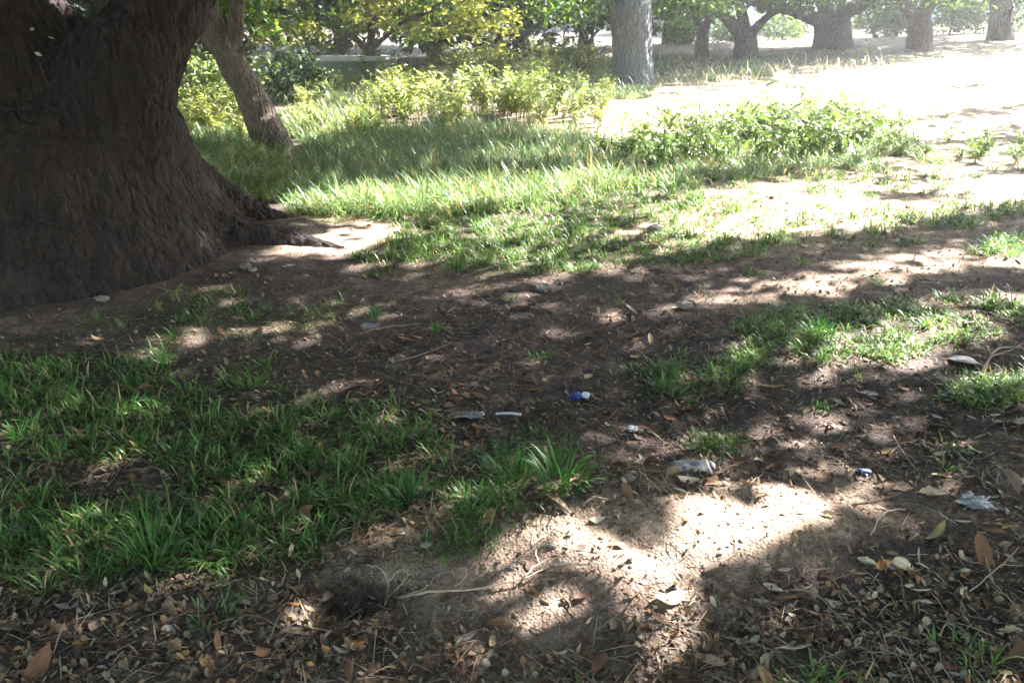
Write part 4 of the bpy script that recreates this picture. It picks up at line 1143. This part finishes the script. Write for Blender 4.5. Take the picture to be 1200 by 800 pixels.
# white straw
p0, p1 = at(581, 487), at(611, 488)
V, Ft = tube(np.array([p0+(0, 0, .009), (p0+p1)/2+(0, 0, .013), p1+(0, 0, .009)])-p0, [.005]*3, 10)
tag(obj('drinking_straw', mesh_np('drinking_straw', V, Ft, smooth=True), M_WHITE, None, tuple(p0)), 'short white plastic straw lying beside clear film', 'straw piece')
def sheet(name, u, v, wu, wv, mat, label, cat, seed, amp=.35):
    """crinkled sheet of thin plastic lying on the soil"""
    p = at(u, v); s = ppm(p); n = 16; Ln, Wd = wu*.8/s, wv*.8/s
    a, b_ = np.meshgrid(np.linspace(-.5, .5, n), np.linspace(-.5, .5, n)); a, b_ = a.ravel(), b_.ravel()
    edge = 1+.35*(noise2(np.arctan2(a, b_)*2.2, 3, seed)-.5)*2
    x, y = a*Ln*edge, b_*Wd*edge
    z = amp*Wd*(np.abs(noise2(a*5, b_*5, seed)-.5)*1.6+noise2(a*11, b_*11, seed+4)*.35)
    r_, c_ = np.divmod(np.arange((n-1)*(n-1)), n-1); q = np.stack([r_*n+c_, r_*n+c_+1, (r_+1)*n+c_+1, (r_+1)*n+c_], 1)
    z = z-z.min()+.004+hgt(p[0]+x, p[1]+y)-p[2]
    me = mesh_np(name, np.stack([x, y, z], 1), q)
    o = obj(name, me, mat, None, tuple(p)); o.modifiers.new('thick', 'SOLIDIFY').thickness = .0012
    return tag(o, label, cat)
sheet('plastic_film', 550, 488, 38, 22, M_FILM, 'bluish clear plastic film left of the white straw', 'plastic film', 3)
sheet('plastic_film', 434, 383, 26, 16, M_FILM, 'pale blue-grey plastic scrap on dark soil near the huge tree', 'plastic scrap', 8)
sheet('plastic_film', 20, 622, 26, 24, M_FILM, 'whitish plastic scrap in the grass at the left edge', 'plastic scrap', 12, .5)
sheet('plastic_film', 745, 504, 22, 20, M_FILM, 'small grey-blue scrap on the soil above the crushed container', 'plastic scrap', 15)
# crushed pale container: long flat body with raised rims and a lump at its right end
p = at(811, 549); s = ppm(p)
e = empty('plastic_container', p, 'crushed pale grey plastic container lying flat behind the mound', 'container')
n, m = 26, 14; a, b_ = np.meshgrid(np.linspace(-1, 1, n), np.linspace(-1, 1, m)); a, b_ = a.ravel(), b_.ravel()
q_ = np.maximum(np.abs(a)**4, b_**4)
hh = 5.5/s; x = a*23/s; y = b_*15/s*(1-.15*a**2)
z = hh*(.75*sstep(1.0, .8, np.maximum(np.abs(a), np.abs(b_))))-hh*.55*np.exp(-((a-.1)/.35)**2-((b_-.15)/.4)**2)+hh*.25*(noise2(a*3, b_*3, 4)-.5)+hh*.35*np.exp(-((a-.8)/.15)**2)
r_, c_ = np.divmod(np.arange((m-1)*(n-1)), n-1); qq = np.stack([r_*n+c_, r_*n+c_+1, (r_+1)*n+c_+1, (r_+1)*n+c_], 1)
obj('body', mesh_np('body', np.stack([x, y, z+.002], 1), qq, smooth=True), M_PLASTIC, e)
V, Ft = tube(np.array([(22/s, -8/s, 3/s), (23/s, 0, 4.5/s), (22/s, 8/s, 3/s)]), [3.5/s, 4/s, 3/s], 10)
obj('neck', mesh_np('neck', V, Ft, smooth=True), M_PLASTIC, e)
# blue scrap with a white corner
p = at(1012, 555); s = ppm(p)
e = empty('blue_scrap', p, 'dark blue torn scrap with a white corner near the straight pale twig', 'scrap')
obj('foil', crumple(3, (9/s, 6/s, 2.5/s), 22, rough=.5), M_DKBLUE, e)
obj('corner', crumple(2, (4/s, 3/s, 2/s), 25, rough=.4), M_WHITE, e, (-1/s, -1/s, 3/s))
# white plastic wad with strands
p = at(1140, 592); s = ppm(p)
e = empty('plastic_wad', p, 'crumpled white translucent plastic wad with trailing strands on dark soil', 'plastic wad')
me = crumple(4, (12/s, 10/s, 5/s), 33, rough=.85); obj('wad', me, M_FILM, e, (.0, 0, 0))
for i in range(9):
    a = rng.normal(0, .35)+(math.pi if i % 3 == 0 else 0); l = rng.uniform(16, 46)/s*(.6 if i % 3 == 0 else 1)
    q = [(0, 0, 7/s*rng.random()), (l*.4*math.cos(a), l*.4*math.sin(a), rng.uniform(1, 6)/s), (l*.75*math.cos(a+.2), l*.75*math.sin(a+.2), rng.uniform(.5, 4)/s), (l*math.cos(a+.1), l*math.sin(a+.1), 1.5/s)]
    V, Ft = tube(curve_pts(q, 9, .001), np.linspace(1.8, .5, 9)/s, 5, squash=.4)
    obj('strand', mesh_np('strand', V, Ft, smooth=True), M_FILM, e)
for i, (u, v, w, lab) in enumerate(((636, 340, 9, 'pale grey stone in the sun-streaked soil beyond the middle'), (803, 362, 9, 'dark rounded stone on pale litter right of centre'), (768, 271, 9, 'grey stone in the short green grass'), (556, 452, 5, 'small grey pebble on dark soil above the reddish upright leaf'),
    (288, 314, 7, 'whitish stone at the root of the huge tree'), (296, 318, 5, 'small pinkish stone beside the whitish stone by the root'), (228, 308, 4, 'tiny white stone against the foot of the huge trunk'), (120, 352, 7, 'pale bark chip in the hollow foot of the huge trunk'), (500, 640, 7, 'small pale pebble on the sandy slope'), (648, 640, 6, 'small brown pebble on the mound'), (600, 665, 5, 'tiny tan pebble near the twig fork'), (735, 562, 8, 'buff stone at the base of the big grass tuft'))):
    p = at(u, v); s = ppm(p)
    tag(obj('stone', crumple(3, (w/s, w*.75/s, w*.5/s), 40+i, rough=.3), M_STONE, None, tuple(p)), lab, 'stone', 'stones on the ground')
# small pale leaf-shaped flecks set on the fork of the old tree
for i, (u, v, lab) in enumerate(((38, 35, 'pale leaf-shaped fleck in the fork, topmost of three'), (60, 45, 'pale leaf-shaped fleck in the fork, middle of three'), (45, 64, 'pale leaf-shaped fleck in the fork, lowest of three'))):
    dv = Vector(ray(u, v, 5)-CAM).normalized(); inv = T0.tr.matrix_world.inverted()
    hit = T0.tr.ray_cast(Vector(CAM)-Vector(T0.base), dv)
    q = np.array(hit[1])+T0.base-np.array(dv)*.012 if hit[0] else ray(u, v, 4.2)
    o = bpy.data.objects.new('fork_fleck', LEAFM[i]); COL.objects.link(o); o.location = q; o.scale = (.036,)*3; o.rotation_euler = (.9, .2*i, .4*i-.3)
    o.color = (.42, .36, .30, 1); tag(o, lab, 'leaf', 'pale flecks in the old fork')

# ------------------------------------------------------------------ buildings and wall far behind
M_WALLW = plain('white_render', (.72, .70, .68), .85, .2, .08, 3)
M_ROOFR = plain('red_roof', (.36, .14, .10), .8, .2, .2, 8)
M_ROOFG = plain('grey_roof', (.30, .31, .36), .7, .3, .15, 6)
M_GLASS = plain('window_glass', (.05, .06, .07), .1, .6, .2, 5)
M_GWALL = plain('grey_green_wall', (.13, .18, .165), .85, .2, .2, 4)
M_COPE = plain('pale_coping', (.42, .43, .46), .8, .2, .2, 5)
M_DOOR = plain('door_paint', (.16, .12, .10), .6, .3, .2, 9)
def box(x0, x1, y0, y1, z0, z1):
    V = np.array([(x, y, z) for z in (z0, z1) for y in (y0, y1) for x in (x0, x1)], float)
    Fq = np.array([(0, 2, 3, 1), (4, 5, 7, 6), (0, 1, 5, 4), (2, 6, 7, 3), (0, 4, 6, 2), (1, 3, 7, 5)])
    return V, Fq
def boxes(name, bs, mat, parent):
    V, Fq = join([box(*b_) for b_ in bs]); return obj(name, mesh_np(name, V, Fq), mat, parent)
# low wall at left
Y = 15.2; xa, xb = X_at(296, Y), X_at(452, Y); zb = float(hgt((xa+xb)/2, Y)); zt = float(ray(380, 72, Y)[2])
e = empty('garden_wall', ((xa+xb)/2, Y, zb), 'low grey-green wall with pale coping behind the weeds at left', 'wall')
w = (xb-xa)/2
boxes('wall', [(-w, w, 0, .22, -.3, zt-zb)], M_GWALL, e)
boxes('coping', [(-w-.04, w+.04, -.05, .27, zt-zb+.002, zt-zb+.085)], M_COPE, e)
def house(u, Y, wd, dp, hw, hr, roofm, label, wallm=M_WALLW):
    x = X_at(u, Y); zb = float(hgt(x, Y)); e = empty('house', (x, Y, zb), label, 'house', 'houses far behind the trees'); h = wd/2
    boxes('wall', [(-h, h, 0, dp, -.5, hw)], wallm, e)
    V = np.array([(-h-.3, -.3, hw+.003), (h+.3, -.3, hw+.003), (h+.3, dp+.3, hw+.003), (-h-.3, dp+.3, hw+.003), (-h-.3, dp/2, hw+hr), (h+.3, dp/2, hw+hr)])
    me = bpy.data.meshes.new('roof'); me.from_pydata(V.tolist(), [], [(0, 1, 5, 4), (2, 3, 4, 5), (0, 4, 3), (1, 2, 5), (0, 3, 2, 1)]); obj('roof', me, roofm, e)
    for k in (-.6, .55):
        f = boxes('window', [(k*h-.55, k*h+.55, -.06, -.003, .9, 2.1)], M_COPE, e); g = boxes('pane', [(k*h-.47, k*h+.47, -.075, -.062, .98, 2.02)], M_GLASS, f)
    boxes('door', [(-.45, .45, -.05, -.003, 0, 2.05)], M_DOOR, e)
    boxes('plinth', [(-h-.03, h+.03, -.04, .02, -.5, .42)], M_COPE, e)
house(932, 38, 5.0, 5, 2.5, 1.8, M_ROOFR, 'white house with a red roof glimpsed between the three-limbed tree and the squat trunk')
house(850, 40, 4.2, 4.5, 2.3, 1.6, M_ROOFG, 'pale house glimpsed left of the three-limbed tree')
house(1135, 38, 6.5, 5, 2.4, 1.6, M_ROOFG, 'pale house glimpsed between the V-forked trunk and the straight trunk')

# ------------------------------------------------------------------ hazy air
V, Fq = box(-75, 75, -30, 95, -6, 14)
hm, nt, out = nodes('hazy_air')
vp = nt.nodes.new('ShaderNodeVolumePrincipled'); vp.inputs['Density'].default_value = HAZE; vp.inputs['Color'].default_value = (.97, .98, 1, 1); vp.inputs['Anisotropy'].default_value = .35
nt.links.new(vp.outputs[0], out.inputs['Volume'])
tag(obj('haze', mesh_np('haze', V, Fq), hm), 'pale sunlit haze hanging in the air of the park', 'haze', kind='stuff')

# ------------------------------------------------------------------ light, sky, camera
w = bpy.data.worlds.new('World'); SC.world = w; w.use_nodes = True
nt = w.node_tree; nt.nodes.clear()
sky = nt.nodes.new('ShaderNodeTexSky'); sky.sky_type = 'NISHITA'; sky.sun_disc = False
sky.sun_elevation = SUN_EL; sky.sun_rotation = math.atan2(SUN_AZ[0], SUN_AZ[1])
bg = nt.nodes.new('ShaderNodeBackground'); bg.inputs[1].default_value = .15
wo = nt.nodes.new('ShaderNodeOutputWorld'); nt.links.new(sky.outputs[0], bg.inputs[0]); nt.links.new(bg.outputs[0], wo.inputs[0])
sl = bpy.data.lights.new('sun', 'SUN'); sl.energy = 4.6; sl.angle = R(.6); sl.color = (1, .96, .90)
so = bpy.data.objects.new('sun', sl); COL.objects.link(so)
so.rotation_euler = Vector(SUN).to_track_quat('Z', 'Y').to_euler()
cam = bpy.data.cameras.new('camera'); cam.sensor_fit = 'HORIZONTAL'; cam.angle = HFOV; cam.clip_start = .05; cam.clip_end = 2000
co = bpy.data.objects.new('camera', cam); COL.objects.link(co); co.location = CAM; co.rotation_euler = (R(90)-PITCH, 0, 0)
SC.camera = co
vs = SC.view_settings; SC.display_settings.display_device = 'sRGB'
vs.view_transform = 'Standard'; vs.look = 'None'; vs.gamma = 1; vs.use_curve_mapping = False; vs.exposure = 3.9
SC.render.engine = 'CYCLES'
SC.cycles.use_denoising = True
SC.cycles.volume_bounces = 0; SC.cycles.max_bounces = 6; SC.cycles.diffuse_bounces = 4; SC.cycles.transmission_bounces = 4; SC.cycles.transparent_max_bounces = 4; SC.cycles.glossy_bounces = 2
SC.cycles.sample_clamp_indirect = 6
